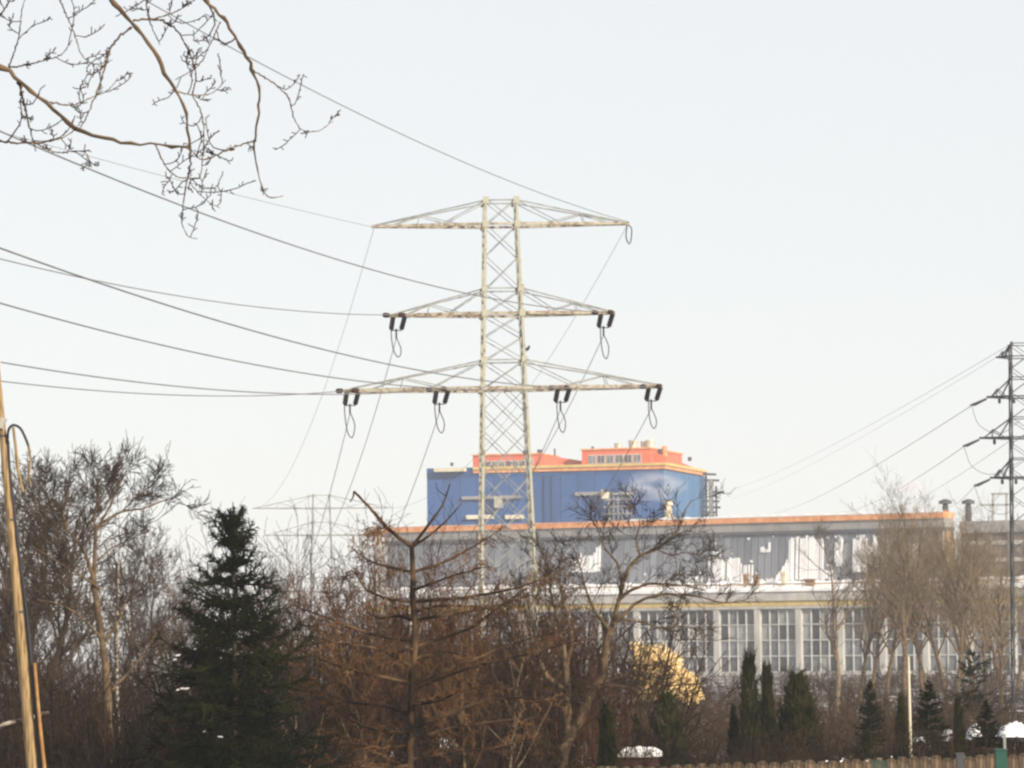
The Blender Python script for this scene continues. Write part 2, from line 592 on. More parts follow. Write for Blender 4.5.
# small bird on the right leg of the big pylon
mb = MB()
bx, bz = hw1(z1(352)) + 0.12, z1(353)
mb.lathe((bx - .12, -.9, bz + .02), (bx + .16, -.9, bz + .20), [(0, .01), (.2, .05), (.45, .085), (.7, .075), (.85, .045), (1, .01)], 8)
mb.lathe((bx + .10, -.9, bz + .16), (bx + .13, -.9, bz + .30), [(0, .03), (.4, .055), (.8, .045), (1, .01)], 8)
bird = mb.build('bird', M_BIRD)
bird.matrix_world = M1
tag(bird, 'small dark bird perched on the right leg of the large pylon', 'bird')

# second pylon, far behind on the left
D2 = 334.0
K2 = D2 / F


def z2(y):
    return CAMZ + (HORIZON - y) * K2


ZT2 = z2(494)


def hw2(z):
    return (1.5 + (ZT2 - z) * 0.06) / 2


base2 = at(322, 650, D2)
p2 = thing('pylon', 'faint far pylon rising behind the bare shrubs left of the larch', 'pylon', (base2[0], D2, 0), math.radians(6))
zs2 = [z2(494), z2(507), z2(521), z2(534), z2(556), z2(576), z2(590), z2(620), z2(655), 0]
pylon(p2, 0, hw2, 0, ZT2, [(z2(507), z2(494), 6.3, 0.075), (z2(534), z2(521), 5.2, 0.075), (z2(590), z2(576), 7.6, 0.06)],
      (M_STEEL_GREY, M_STEEL_GREY, M_STEEL_GREY), 0.035, panels=[(b, a, False) for a, b in zip(zs2[:-1], zs2[1:])], leg_w=0.065, plate=0.08)
M2 = Matrix.Translation(p2.location) @ p2.rotation_euler.to_matrix().to_4x4()

# dark pylon at the right edge
D3 = 170.0
K3 = D3 / F


def z3(y):
    return CAMZ + (HORIZON - 4.5 - y) * K3


ZT3 = z3(344)


def hw3(z):
    return (1.58 + (ZT3 - z) * 0.02) / 2


base3 = at(1033, 650, D3)
p3 = thing('pylon', 'dark slim pylon with four cross arms at the right edge', 'pylon', (base3[0], D3, 0), math.radians(-4))
pan3 = []
zz = ZT3
while zz > 0.2:
    b = zz - hw3(zz) * 1.45
    pan3.append((max(b, 0), zz, False))
    zz = b
ARMS3 = [(z3(357), z3(344), 1.45, 0.055), (z3(397), z3(378), 1.91, 0.075), (z3(438), z3(418), 2.29, 0.075), (z3(478), z3(459), 1.82, 0.075)]
pylon(p3, 0, hw3, 0, ZT3, ARMS3, (M_STEEL_DARK, M_STEEL_DARK, M_STEEL_DARK), 0.042, panels=pan3, leg_w=0.075, plate=0.06)
M3 = Matrix.Translation(p3.location) @ p3.rotation_euler.to_matrix().to_4x4()
TIPS3 = []
for (zc, za, hl, cw) in ARMS3[1:]:
    a = (-hl, 0, zc - 0.05)
    b = (-hl - .72, 0.25, zc - 0.36)
    for dy in (-0.1, 0.1):
        insulator_string((a[0], a[1] + dy, a[2]), (b[0] + dy * .8, b[1] + dy, b[2]), 0.055, M_STEEL_DARK, p3, 6)
    for q in (0.35, 0.70):
        mb = MB()
        x_ = -hl * q
        mb.lathe((x_, 0, zc - 0.05), (x_, 0, zc - 0.30), [(0, .03), (.2, .07), (.8, .07), (1, .03)], 8)
        mb.build('insulator', M_STEEL_DARK, p3)
    tube_obj('jumper_loop', [limb([b, (b[0] + .35, .1, zc - 1.3), (b[0] + 1.3, 0, zc - 1.7), (-0.4, 0, zc - 1.1)], .014, .014, 14)], M_WIRE, p3, 4)
    TIPS3.append(np.array(M3 @ Vector(b)))

# ------------------------------------------------------------------ power lines
def wire(name, pts, r, label, group):
    P = np.array(pts)[None]
    o = tube_obj(name, [(P, np.full((1, P.shape[1]), r))], M_WIRE, None, 5)
    return tag(o, label, 'power line', group)


def span(a, b, sag, n=40):
    t = np.linspace(0, 1, n)[:, None]
    p = a * (1 - t) + b * t
    p[:, 2] -= (4 * sag * t * (1 - t))[:, 0]
    return p


DIRX, QEND = -0.22, 135.0
LEFT = [('earth_r', [(190, 25), (250, 58), (560, 200)], .017, 'thin top wire rising steeply left from the right tip of the large pylon'),
        ('earth_l', [(92, 157), (350, 222)], .011, 'faint wire climbing left from the left tip of the top cross arm'),
        ('mid_r', [(44, 150), (320, 254)], .024, 'wire climbing left behind the pylon body from the middle right insulators'),
        ('mid_l', [(0, 259), (100, 281), (320, 313)], .021, 'wire running left from the middle left insulators'),
        ('out_r', [(0, 248), (115, 288), (320, 348.6)], .024, 'wire running left from the lowest rightmost insulators past the pylon body'),
        ('in_r', [(0, 303), (100, 330), (320, 375.6)], .024, 'wire running left from the lowest inner right insulators'),
        ('in_l', [(0, 362), (300, 394)], .024, 'wire running left from the lowest inner left insulators'),
        ('out_l', [(0, 381), (230, 396)], .022, 'lowest wire running left from the lowest leftmost insulators')]
for key, marks, r, lab in LEFT:
    a = w1(*SPOTS1[key][0])
    A_, b_ = [], []
    for px, py in marks:                       # where the straight plan line crosses the lines of sight
        d = ray(px, py)
        Y = (a[0] + DIRX * a[1]) / (d[0] / d[1] + DIRX)
        q = a[1] - Y
        A_.append([q / Y, q * q / Y])
        b_.append((CAMZ + d[2] / d[1] * Y - a[2]) / Y)
    ca, cb = np.linalg.lstsq(np.array(A_), np.array(b_), rcond=None)[0]
    q = np.linspace(0, QEND, 60)
    pts = np.stack([a[0] + DIRX * q, a[1] - q, a[2] + ca * q + cb * q * q], -1)
    wire('power_line', pts, r, lab, 'wires from the large pylon to the left')
AW = {'earth_l': (-6.3, 0, z2(507)), 'earth_r': (6.3, 0, z2(507)), 'mid_l': (-5.2, 0, z2(538)), 'mid_r': (5.2, 0, z2(538)),
      'out_l': (-7.6, 0, z2(594)), 'in_l': (-3.4, 0, z2(594)), 'in_r': (3.4, 0, z2(594)), 'out_r': (7.6, 0, z2(594))}
LAB = {'earth_l': 'faint wire dropping from the left tip of the top cross arm', 'earth_r': 'faint wire dropping from the right tip of the top cross arm',
       'mid_l': 'wire dropping behind from the middle left insulators', 'mid_r': 'wire dropping behind from the middle right insulators',
       'out_l': 'wire dropping behind from the lowest leftmost insulators', 'in_l': 'wire dropping behind from the lowest inner left insulators',
       'in_r': 'wire dropping behind from the lowest inner right insulators', 'out_r': 'wire dropping behind from the lowest rightmost insulators'}
for key, b in AW.items():
    wire('power_line', span(w1(*SPOTS1[key][1]), np.array(M2 @ Vector(b)), 6.5 if 'earth' not in key else 3.5), .018 if 'earth' not in key else .011, LAB[key],
         'wires dropping from the large pylon to the far pylon')
R3 = [(np.array(M3 @ Vector((-hw3(ZT3), 0, ZT3))), (725, 492), 'faint topmost wire falling left from the peak of the dark pylon', 0.0105),
      (np.array(M3 @ Vector((-1.45, 0, z3(357)))), (728, 500), 'very faint wire falling left from the small top arm of the dark pylon', 0.0081),
      (TIPS3[0], (772, 514), 'dark wire falling left from the upper insulators of the dark pylon', 0.0161),
      (TIPS3[1], (840, 512), 'wire falling left from the longest arm of the dark pylon', 0.0149),
      (np.array(M3 @ Vector((-.9, 0, z3(441)))), (880, 511), 'wire falling left from beside the body of the dark pylon', 0.0112),
      (TIPS3[2], (940, 503), 'short wire falling left from the lowest arm of the dark pylon', 0.0124)]
for a, (px, py), lab, r in R3:
    wire('power_line', span(a, at(px, py, 560), 0.8), r, lab, 'wires from the dark pylon down to the works')

# portal pylon far right
mb = MB()
gp = thing('portal_pylon', 'small faint portal pylon above the roof beside the dark pylon', 'pylon', tuple(ground(997, 620)))


def lg(px, y):
    return at(px, y, 620) - np.array(gp.location)


for px in (993, 1006.5):
    mb = MB()
    mb.bar(lg(px - 1, 640), lg(px, 494), 0.35)
    mb.build('leg', M_STEEL_GREY, gp)
for (xa, xb, y) in ((991, 1008.5, 494), (980, 1014, 505)):
    mb = MB()
    mb.bar(lg(xa, y), lg(xb, y - .3), 0.35)
    mb.build('cross_beam', M_STEEL_GREY, gp)

# ------------------------------------------------------------------ the long works hall
ZTOP = 20.6
PL, PR = atz(386, 526.2, ZTOP), atz(936, 510.6, ZTOP)
V_BACK = 4.4
ax_u = (PR - PL)[:2]
LEN_TOP = np.linalg.norm(ax_u)
ax_u = ax_u / LEN_TOP
ANG = math.atan2(ax_u[1], ax_u[0])
ax_v = np.array([-ax_u[1], ax_u[0]])
org = PL[:2] - ax_v * V_BACK
hall = thing('works_hall', 'long grey works hall with tall window bays, snowy steep roof and orange roof edge', 'building', (org[0], org[1], 0), ANG)


def u_at(px, v=0.0, y=600):
    """distance along the facade where a pixel column meets the plane at depth v"""
    d = ray(px, y)
    k = d[0] / d[1]
    o = org + ax_v * v
    # (o + u*ax_u).x = k*(o+u*ax_u).y
    return (k * o[1] - o[0]) / (ax_u[0] - k * ax_u[1])


def zf(px, y, v=0.0):
    u = u_at(px, v, y)
    Y = org[1] + ax_v[1] * v + ax_u[1] * u
    d = ray(px, y)
    return CAMZ + d[2] / d[1] * Y


print('hall angle', math.degrees(ANG), 'len', LEN_TOP, 'u636', u_at(636), 'u882', u_at(882), 'z603', zf(760, 603), 'z609', zf(760, 609), 'z591', zf(760, 591), 'z580', zf(760, 580, 4), 'z535', zf(760, 535, 8), 'z525', zf(760, 525, 8), 'z676', zf(760, 676))
U0 = 0.0
U1 = u_at(934)
UEND = u_at(1075)
zs_yel = zf(760, 604.5)
zs_win1 = zf(760, 609)
zs_win0 = zf(760, 672)
zs_eave = zf(760, 592)
z_snow = zf(760, 581, 3.5)
z_steep = zf(760, 535, 3.9)
z_fas = zf(760, 523, V_BACK)
BAY = (u_at(882) - u_at(636)) / 6.0
# lower wall and end walls
mb = MB()
mb.box(0, UEND, 0.5, 1.0, 0, zs_yel)
mb.box(0, 0.5, 1.0, 40, 0, z_steep)
mb.build('back_wall', M_CONC_GREY, hall)
mb = MB()
mb.box(0, UEND, 0.25, 0.497, 0, zs_win0)
mb.build('plinth', M_CONC, hall)
u = u_at(636) % BAY
cols = []
while u < UEND:
    cols.append(u)
    u += BAY
for u in cols:
    mb = MB()
    mb.box(u - 0.40, u + 0.40, -0.05, 0.497, 0.0, zs_win1)
    mb.build('column', M_CONC, hall)
# windows between the columns, bars as the window's own mesh, panes as children
NC, NR = 4, 4
wx0, wx1 = 0.44, BAY - 0.44
pw, ph_ = (wx1 - wx0) / NC, (zs_win1 - zs_win0) / NR
wm = MB()
for i in range(NC + 1):
    w_ = 0.12 if i in (0, NC) else (0.17 if i % 2 else 0.09)
    x = wx0 + pw * i
    wm.box(x - w_ / 2, x + w_ / 2, 0.22, 0.36, zs_win0 + 0.01, zs_win1 - 0.12)
for j in range(NR + 1):
    z = zs_win0 + ph_ * j
    w_ = 0.14
    for i in range(NC):
        wm.box(wx0 + pw * i + 0.10, wx0 + pw * (i + 1) - 0.10, 0.235, 0.345, max(z - w_ / 2, zs_win0 + 0.01), min(z + w_ / 2, zs_win1 - .13))
win_me = wm.mesh('window', M_FRAME)
pm = MB()
pm.box(0, pw - 0.12, 0.37, 0.40, 0, ph_ - 0.12)
pane_mes = [pm.mesh('pane', m_) for m_ in (M_GLASS, M_GLASS, M_GLASS, M_GLASS_DARK, M_GLASS_PALE)]
pane_rnd = random.Random(17)
for u in cols:
    if u + BAY > UEND + 2:
        continue
    w = link(bpy.data.objects.new('window', win_me), hall)
    w.location = (u, 0, 0)
    for i in range(NC):
        for j in range(NR):
            p = link(bpy.data.objects.new('pane', pane_rnd.choice(pane_mes)), w)
            p.location = (wx0 + pw * i + .06, 0, zs_win0 + ph_ * j + .06)
mb = MB()
mb.box(-0.2, UEND, -0.12, 0.6, zs_win1 + .004, zs_win1 + 0.35)
mb.build('lintel', M_CONC, hall)
mb = MB()
mb.box(-0.2, UEND, -0.16, 0.62, zs_win1 + 0.355, zs_yel + 0.45)
mb.build('yellow_band', M_YELLOW, hall)
mb = MB()
mb.box(-0.3, UEND, -0.35, 0.7, zs_yel + 0.455, zs_eave)
mb.build('eaves', M_CONC, hall)
# low lean-to roof under snow
rnd = random.Random(3)
mb = MB()
n = 90
vs, fs = [], []
for i in range(n + 1):
    u = UEND * i / n
    j = rnd.random() * 0.22
    zt_ = z_snow + rnd.uniform(-0.12, 0.18)
    vs += [(u, -0.45 - j * .5, zs_eave + .003), (u, -0.42 - j * .5, zs_eave + 0.22 + j), (u, 1.4, zs_eave + 0.55 + j), (u, 3.6, zt_), (u, 3.6, zs_eave)]
for i in range(n):
    for k in range(4):
        a = i * 5 + k
        fs.append((a, a + 5, a + 6, a + 1))
mb.add(vs, fs)
mb.build('roof_snow', M_SNOW, hall)
# brown pipe with brackets along the lean-to
mb = MB()
zp_ = zf(760, 584.5, 1.2)
mb.bar((10, 1.0, zp_), (UEND, 1.0, zp_), 0.16)
u = 11.0
while u < UEND:
    mb.bar((u, 1.0, zs_eave), (u, 1.0, zp_ + .25), 0.10)
    u += 4.1
mb.build('pipe_rail', M_RUST_SUN, hall)
# steep sheeted roof: separate sheets with raised ribs
sw = 0.98
ns = int(U1 / sw)


def slope(u, t, out=0.0):
    y = 3.5 + 0.45 * t
    z = z_snow - 0.1 + (z_steep - z_snow + 0.1) * t
    nrm = np.array([0, -(z_steep - z_snow), 0.45])
    nrm = nrm / np.linalg.norm(nrm)
    return np.array([u, y, z]) + nrm * out


def slab(mb, u0, u1, t0, t1, o0, o1, o1b=None):
    vs = []
    for o in (o0, o1):
        for (u, t) in ((u0, t0), (u1, t0), (u1, t1), (u0, t1)):
            vs.append(slope(u, t, o))
    mb.add(vs, [(3, 2, 1, 0), (4, 5, 6, 7), (0, 1, 5, 4), (1, 2, 6, 5), (2, 3, 7, 6), (3, 0, 4, 7)])


mb = MB()
slab(mb, 0, ns * sw, 0, 1, -0.30, -0.02)
mb.build('roof_deck', M_SEAM, hall)
sm_ = MB()
slab(sm_, 0.04, sw - 0.04, 0, 1, -0.015, 0.03)
slab(sm_, 0.004, 0.036, 0, 1, -0.015, 0.12)
sheet_me = sm_.mesh('roof_sheet', M_SHEET)
for i in range(ns):
    s_ = link(bpy.data.objects.new('roof_sheet', sheet_me), hall)
    s_.location = (i * sw, 0, 0)


def t_of(px, y):
    u = u_at(px, 3.6, y)
    zz_ = zf(px, y, 3.7)
    return u, (zz_ - z_snow) / (z_steep - z_snow)


rnd = random.Random(11)
PATCH = [(709, 738, 547, 583, 0.5), (741, 752, 562, 583, 0.8), (756, 773, 570, 583, 0.9), (760, 768, 540, 552, 0.9), (824, 833, 556, 583, 0.8), (789, 822, 534, 583, 0.12), (774, 789, 556, 583, 0.9), (835, 842, 535, 566, 0.4), (853, 866, 534, 572, 0.15),
         (868, 888, 534, 566, 0.55), (905, 918, 535, 560, 0.7), (690, 708, 574, 583, 0.6), (845, 900, 576, 583, 0.8), (655, 690, 577, 583, 0.8),
         (570, 600, 545, 572, 0.5)]
for (xa, xb, ya, yb, rag) in PATCH:
    mb = MB()
    u0, tb = t_of(xa, yb)
    u1, tt = t_of(xb, ya)
    tb, tt = max(0.0, tb - .02), min(tt, 0.985)
    u = u0
    h_ = rnd.random()
    while u < u1:
        w_ = rnd.uniform(0.08, 0.26)
        if rnd.random() < 0.35:
            h_ = rnd.random()
        top = tt - (tt - tb) * rag * h_ - rnd.random() * 0.04
        if xa == 774:
            top = tb + (tt - tb) * ((u - u0) / (u1 - u0)) ** 0.8 * rnd.uniform(0.75, 1.0)
        bot = tb + rnd.random() * 0.04 + ((tt - tb) * .35 * rnd.random() if rag > .3 and rnd.random() < .4 and ya < 540 else 0)
        if rnd.random() > 0.07 and top > bot + 0.02:
            slab(mb, u, u + w_ - (0.0 if rnd.random() < .75 else .06), bot, top, 0.035, 0.16 + rnd.random() * 0.06)
        u += w_
    mb.build('snow_patch', M_SNOW, hall)
mb = MB()
for k in range(60):
    px, y = rnd.uniform(640, 930), rnd.choice([rnd.uniform(536, 541), rnd.uniform(536, 580), rnd.uniform(572, 582)])
    u, t = t_of(px, y)
    w_ = rnd.uniform(0.10, 0.34)
    slab(mb, u, u + w_, t, t + rnd.uniform(.015, .05), 0.035, 0.14)
mb.build('snow_crumbs', M_SNOW, hall)['kind'] = 'stuff'
# vents standing on the lean-to roof
for px, w_, h_ in ((746, 0.45, 1.9), (756, 0.55, 1.7), (784, 0.6, 2.1), (868, 0.4, 1.8), (810, 1.2, 1.1)):
    u = u_at(px, 1.8)
    zb = zs_eave + 0.5
    mb = MB()
    mb.box(u - w_ / 2, u + w_ / 2, 1.6, 2.2, zb, zb + h_ * .8)
    mb.box(u - w_ * .65, u + w_ * .65, 1.5, 2.3, zb + h_ * .8 + .01, zb + h_)
    mb.build('roof_vent', M_RUST_SUN if px != 784 else M_CREAM, hall)
# upper fascia and orange coping
mb = MB()
mb.box(-0.3, U1 + .1, 3.6, 6.9, z_steep + .05, z_steep + .45)
mb.build('gutter', M_SEAM, hall)
n = 14
for i in range(n):
    mb = MB()
    a, b = U1 * i / n, U1 * (i + 1) / n
    mb.box(a + .03, b - .03, 3.8, 6.8, z_steep + .455, z_fas)
    mb.build('fascia_panel', M_CONC_GREY, hall)
    mb = MB()
    mb.box(a + .01, b - .01, 3.55, 7.0, z_fas + .005, ZTOP - rnd.uniform(0.14, 0.22))
    mb.build('coping', M_ORANGE_TRIM, hall)
mb = MB()
vs, fs = [], []
for i in range(121):
    u = U1 * i / 120
    h_ = ZTOP + (rnd.uniform(-0.10, 0.08) if u > U1 * .45 else rnd.uniform(-.25, -.18))
    vs += [(u, 3.5, ZTOP - .26), (u, 3.5, h_ - .03), (u, 4.6, h_ + .03), (u, 5.4, ZTOP - .30)]
for i in range(120):
    for k in range(3):
        a = i * 4 + k
        fs.append((a, a + 4, a + 5, a + 1))
mb.add(vs, fs)
mb.build('coping_snow', M_SNOW, hall)
# sunlit end wall right of the upper part, the sun painted into its orange
mb = MB()
mb.box(U1 - .25, U1 + .02, 4.3, 6.8, zs_eave, z_steep + .04)
vs = [slope(U1 - .2, 0, -.3), slope(U1 + .02, 0, -.3), slope(U1 + .02, 1, -.3), slope(U1 - .2, 1, -.3), (U1 - .2, 4.25, zs_eave), (U1 + .02, 4.25, zs_eave)]
mb.add(vs, [(0, 1, 2, 3), (1, 5, 2), (0, 3, 4), (3, 2, 5, 4)])
mb.build('end_wall', M_RUST_SUN, hall)
# pale downpipe at the left end
mb = MB()
mb.box(-0.75, -0.32, 3.4, 4.0, 0, ZTOP - .6)
mb.build('downpipe', M_CREAM, hall)
# stack on the hall roof in front of the blue building
mb = MB()
sx_ = u_at(669.5, 12)
mb.lathe((sx_, 12, ZTOP - .5), (sx_, 12, ZTOP + 2.6), [(0, .75), (.35, .7), (.38, .5), (.8, .48), (.82, .65), (1, .6)], 10)
mb.build('roof_vent', M_CREAM, hall)

# lower wing continuing to the right, set back
wing = thing('works_wing', 'brown grey wing of the works behind bare trees on the right', 'building', (org[0], org[1], 0), ANG)
mb = MB()
zw = zf(980, 521, 9)
mb.box(U1 + .05, UEND + 8, 9.0, 9.6, 0, zw - 1.5)
mb.build('wall', M_BROWNWALL, wing)
mb = MB()
mb.box(U1 + .05, UEND + 8, 8.6, 30, zw - 1.495, zw)
mb.build('parapet', M_CONC_GREY, wing)
mb = MB()
for z_ in (zf(980, 545, 9), zf(980, 562, 9)):
    mb.box(U1 + .3, UEND + 8, 8.85, 8.995, z_, z_ + .5)
mb.build('string_course', M_CONC, wing)
n = 9
for i in range(n):
    a = U1 + 1 + (UEND + 6 - U1) * i / n
    mb = MB()
    mb.box(a, a + .5, 8.7, 8.99, 0, zw - 1.5)
    mb.build('pilaster', M_BROWNWALL, wing)
for px in (947, 970):
    u = u_at(px, 12)
    mb = MB()
    zb = zf(px, 516, 12)
    zt_ = zf(px, 499, 12)
    mb.lathe((u, 12, zb - 1), (u, 12, zt_), [(0, .42), (.7, .40), (.72, .34), (.8, .34), (.81, .85), (.93, .80), (1, .2)], 10)
    mb.build('roof_vent', M_STEEL_DARK, wing)

# ------------------------------------------------------------------ blue boiler house
ZB = 32.6
C = atz(663, 463.5, ZB)
BA = math.radians(17)
bt = np.array([math.cos(BA), -math.sin(BA)])    # to the right along the front
bn = np.array([math.sin(BA), math.cos(BA)])     # to the back
BW = 238 / F * C[1] / math.cos(BA) * 1.0
BD = 28.0
borg = C[:2] - bt * BW
blue = thing('boiler_house', 'tall blue clad boiler house with orange penthouses rising behind the hall', 'building', (borg[0], borg[1], 0), -BA)


def bu(px, v=0.0):
    d = ray(px, 480)
    k = d[0] / d[1]
    o = borg + bn * v
    return (k * o[1] - o[0]) / (bt[0] - k * bt[1])


def bz(px, y, v=0.0):
    uu = bu(px, v)
    Y = borg[1] + bn[1] * v + bt[1] * uu
    d = ray(px, y)
    return CAMZ + d[2] / d[1] * Y


print('blue', C, BW, 'z466', bz(440, 466), 'z463', bz(655, 463))
mb = MB()
mb.box(0, BW, 0, BD, 0, ZB - 1)
mb.build('core', M_BLUE_DARK, blue)
zt_ = bz(560, 470)
n = 14
for i in range(n):
    mb = MB()
    a, b = BW * i / n, BW * (i + 1) / n
    mb.box(a + .04, b - .04, -.18, -.003, 0, zt_ - .75)
    mb.build('cladding_panel', M_BLUE, blue)
    mb = MB()
    mb.box(a + .02, b - .02, -.24, -.003, zt_ - .70, ZB - .9 if i > 2 else ZB + .1)
    mb.build('top_panel', M_BLUE, blue)
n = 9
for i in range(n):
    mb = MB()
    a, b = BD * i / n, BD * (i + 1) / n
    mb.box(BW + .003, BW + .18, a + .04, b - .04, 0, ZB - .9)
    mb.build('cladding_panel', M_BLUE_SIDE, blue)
mb = MB()
mb.box(bu(437), bu(467), -1.6, -.26, bz(450, 472), bz(450, 468.5))
mb.build('canopy', M_CREAM, blue)
mb = MB()
mb.box(bu(474), BW + .5, -.5, 2, ZB - .85, ZB - .30)
mb.box(BW - 1.5, BW + .5, 2.01, BD * .9, ZB - .85, ZB - .30)
mb.build('cornice', M_ORANGE_TRIM, blue)
mb = MB()
mb.box(bu(474), BW + .7, -.7, 1.5, ZB - .295, ZB + .12)
mb.box(BW - 1.5, BW + .7, 1.51, BD * .9, ZB - .295, ZB + .12)
mb.build('cornice_edge', M_YELLOW, blue)
# penthouse one: box with a sloping tail on its right
v1 = 4.0
a0, a1, a2 = bu(473, v1), bu(541, v1), bu(582, v1)
zp0, zp1 = ZB - .9, bz(510, 455, v1)
mb = MB()
mb.box(a0, a1, v1, v1 + 10, zp0, zp1)
ztail = bz(575, 461, v1)
mb.add([(a1 + .003, v1, zp0), (a2, v1 + 2, zp0), (a2, v1 + 10, zp0), (a1 + .003, v1 + 10, zp0), (a1 + .003, v1, zp1), (a2, v1 + 2, ztail), (a2, v1 + 10, ztail), (a1 + .003, v1 + 10, zp1)],
       [(0, 3, 2, 1), (4, 5, 6, 7), (0, 1, 5, 4), (1, 2, 6, 5), (2, 3, 7, 6), (3, 0, 4, 7)])
mb.build('penthouse', M_ORANGE, blue)
mb = MB()
mb.box(a0 - .2, a1 + .2, v1 - .2, v1 + 10.2, zp1 + .003, zp1 + .22)
mb.build('penthouse_roof', M_ORANGE_TRIM, blue)


def win_row(x0, x1, y0, y1, v, nn, gap=.14):
    zlo, zhi = bz((x0 + x1) / 2, y1, v), bz((x0 + x1) / 2, y0, v)
    ua, ub = bu(x0, v), bu(x1, v)
    for i in range(nn):
        p, q = ua + (ub - ua) * i / nn + gap / 2, ua + (ub - ua) * (i + 1) / nn - gap / 2
        mb = MB()
        mb.box(p, q, v - .06, v + .02, zlo, zhi)
        w = mb.build('window', M_FRAME, blue)
        mb = MB()
        mb.box(p + .12, (p + q) / 2 - .05, v - .10, v - .062, zlo + .12, zhi - .12)
        mb.box((p + q) / 2 + .05, q - .12, v - .10, v - .062, zlo + .12, zhi - .12)
        mb.build('pane', M_GLASS, w)


win_row(485, 526, 460.5, 467, v1, 6)
win_row(529, 534, 458.5, 464, v1, 1)
v2 = 3.0
b0, b1 = bu(582, v2), bu(651, v2)
zq1 = bz(620, 449.5, v2)
mb = MB()
mb.box(b0, b1, v2, v2 + 20, zp0, zq1)
zq2 = bz(680, 456, v2 + 4)
ub_ = BW - .8
za_, zb_ = zq1 - .5, zq2 - 1.1
mb.add([(b1 + .003, v2 + 2, zp0), (ub_, v2 + 2, zp0), (ub_, v2 + 20, zp0), (b1 + .003, v2 + 20, zp0), (b1 + .003, v2 + 2, za_), (ub_, v2 + 2, za_ - .6), (ub_, v2 + 20, zb_), (b1 + .003, v2 + 20, zb_)],
       [(0, 3, 2, 1), (4, 5, 6, 7), (0, 1, 5, 4), (1, 2, 6, 5), (2, 3, 7, 6), (3, 0, 4, 7)])
mb.build('penthouse', M_ORANGE, blue)
mb = MB()
mb.box(b0 - .2, b1 + .2, v2 - .2, v2 + 20.2, zq1 + .003, zq1 + .25)
mb.build('penthouse_roof', M_ORANGE_TRIM, blue)
win_row(588, 642, 454.5, 463.5, v2, 6)


def drum(px, y0, y1, r, v, m=M_TIN):
    u = bu(px, v)
    mb = MB()
    mb.lathe((u, v, bz(px, y1, v)), (u, v, bz(px, y0, v)), [(0, r * .9), (.08, r), (.8, r), (.82, r * 1.06), (.97, r * 1.06), (1, r * .7)], 14)
    mb.build('roof_fan', m, blue)


drum(633.5, 440, 449.4, .72, v2 + 3)
drum(645, 441, 449.4, .62, v2 + 4)
drum(650.5, 440, 449.4, .75, v2 + 3)
drum(618.5, 443, 449.4, .62, v2 + 3)
drum(665, 446, 457, .42, v2 + 4, M_ORANGE_TRIM)
drum(661, 449, 456, .32, v2 + 4, M_STEEL_DARK)
drum(593, 446.5, 449.4, .22, v2 + 2, M_STEEL_DARK)
drum(540, 449.5, 455, .40, v1 + 4, M_STEEL_DARK)
drum(525, 450, 455, .25, v1 + 4, M_STEEL_DARK)
drum(555, 448.5, 458, .13, v1 + 3, M_STEEL_DARK)
drum(452, 462.5, 466, .25, 3, M_STEEL_DARK)
drum(690, 457, 461, .3, v2 + 12, M_STEEL_DARK)
# cream ducts, machine and grey steel stair on the front
for nm, (xa, xb, ya, yb), dep, m in (('duct', (576, 605, 492, 495.5), .5, M_CONC_GREY), ('duct', (613, 634, 492, 495), .5, M_CONC_GREY), ('duct', (463, 522, 496, 499), .5, M_CONC_GREY),
                                    ('lit_window_strip', (467, 494, 515, 519), .5, M_CREAM), ('lit_window_strip', (506, 524, 515, 519), .5, M_CREAM),  # cream strips with the brightness of lit windows put into their colour
                                    ('air_unit', (604, 610, 490, 499), 1.6, M_CREAM), ('air_unit', (607, 611, 490, 492), 1.9, M_STEEL_DARK), ('air_unit', (497, 503, 497, 508), 1.5, M_TIN)):
    mb = MB()
    px = (xa + xb) / 2
    mb.box(bu(xa), bu(xb), -.19 - dep, -.185, bz(px, yb), bz(px, ya))
    mb.build(nm, m, blue)
for i in range(6):
    px = 611 + i * 4.4
    mb = MB()
    mb.bar((bu(px), -1.2, bz(px, 530)), (bu(px), -1.2, bz(px, 497)), .22)
    mb.build('steel_post', M_CONC_GREY, blue)
for y in (500, 507, 514):
    mb = MB()
    mb.bar((bu(606), -1.4, bz(620, y)), (bu(635), -1.4, bz(620, y)), .25)
    mb.build('steel_rail', M_CONC_GREY, blue)
for px in (545, 553):
    mb = MB()
    mb.bar((bu(px), -.4, 10), (bu(px), -.4, bz(px, 476)), .12)
    mb.build('downpipe', M_BLUE_DARK, blue)
# steel access frame on the far right corner
fr = np.random.default_rng(4)
for i, px in enumerate((706, 711, 716)):
    v = BD * .8 + i * 1.5
    u = bu(px, v)
    mb = MB()
    mb.bar((u, v, 14), (u, v, bz(px, 472 + i * 7, v)), .28 if i != 1 else .7)
    mb.build('frame_post', M_STEEL_GREY if i == 1 else M_STEEL_DARK, blue)
for (xa, xb, y) in ((702, 716, 474), (704, 719, 480), (710, 724, 492), (702, 719, 501), (699, 720, 507), (701, 716, 512), (700, 714, 515)):
    v = BD * .85
    mb = MB()
    mb.bar((bu(xa, v), v, bz(xa, y, v)), (bu(xb, v), v, bz(xb, y + .5, v)), .35)
    mb.build('frame_beam', M_STEEL_DARK, blue)

# ------------------------------------------------------------------ wooden pole at the left edge
DP = 56.0


def pc(y):
    return 4.8 + (y - 454) * 0.0928


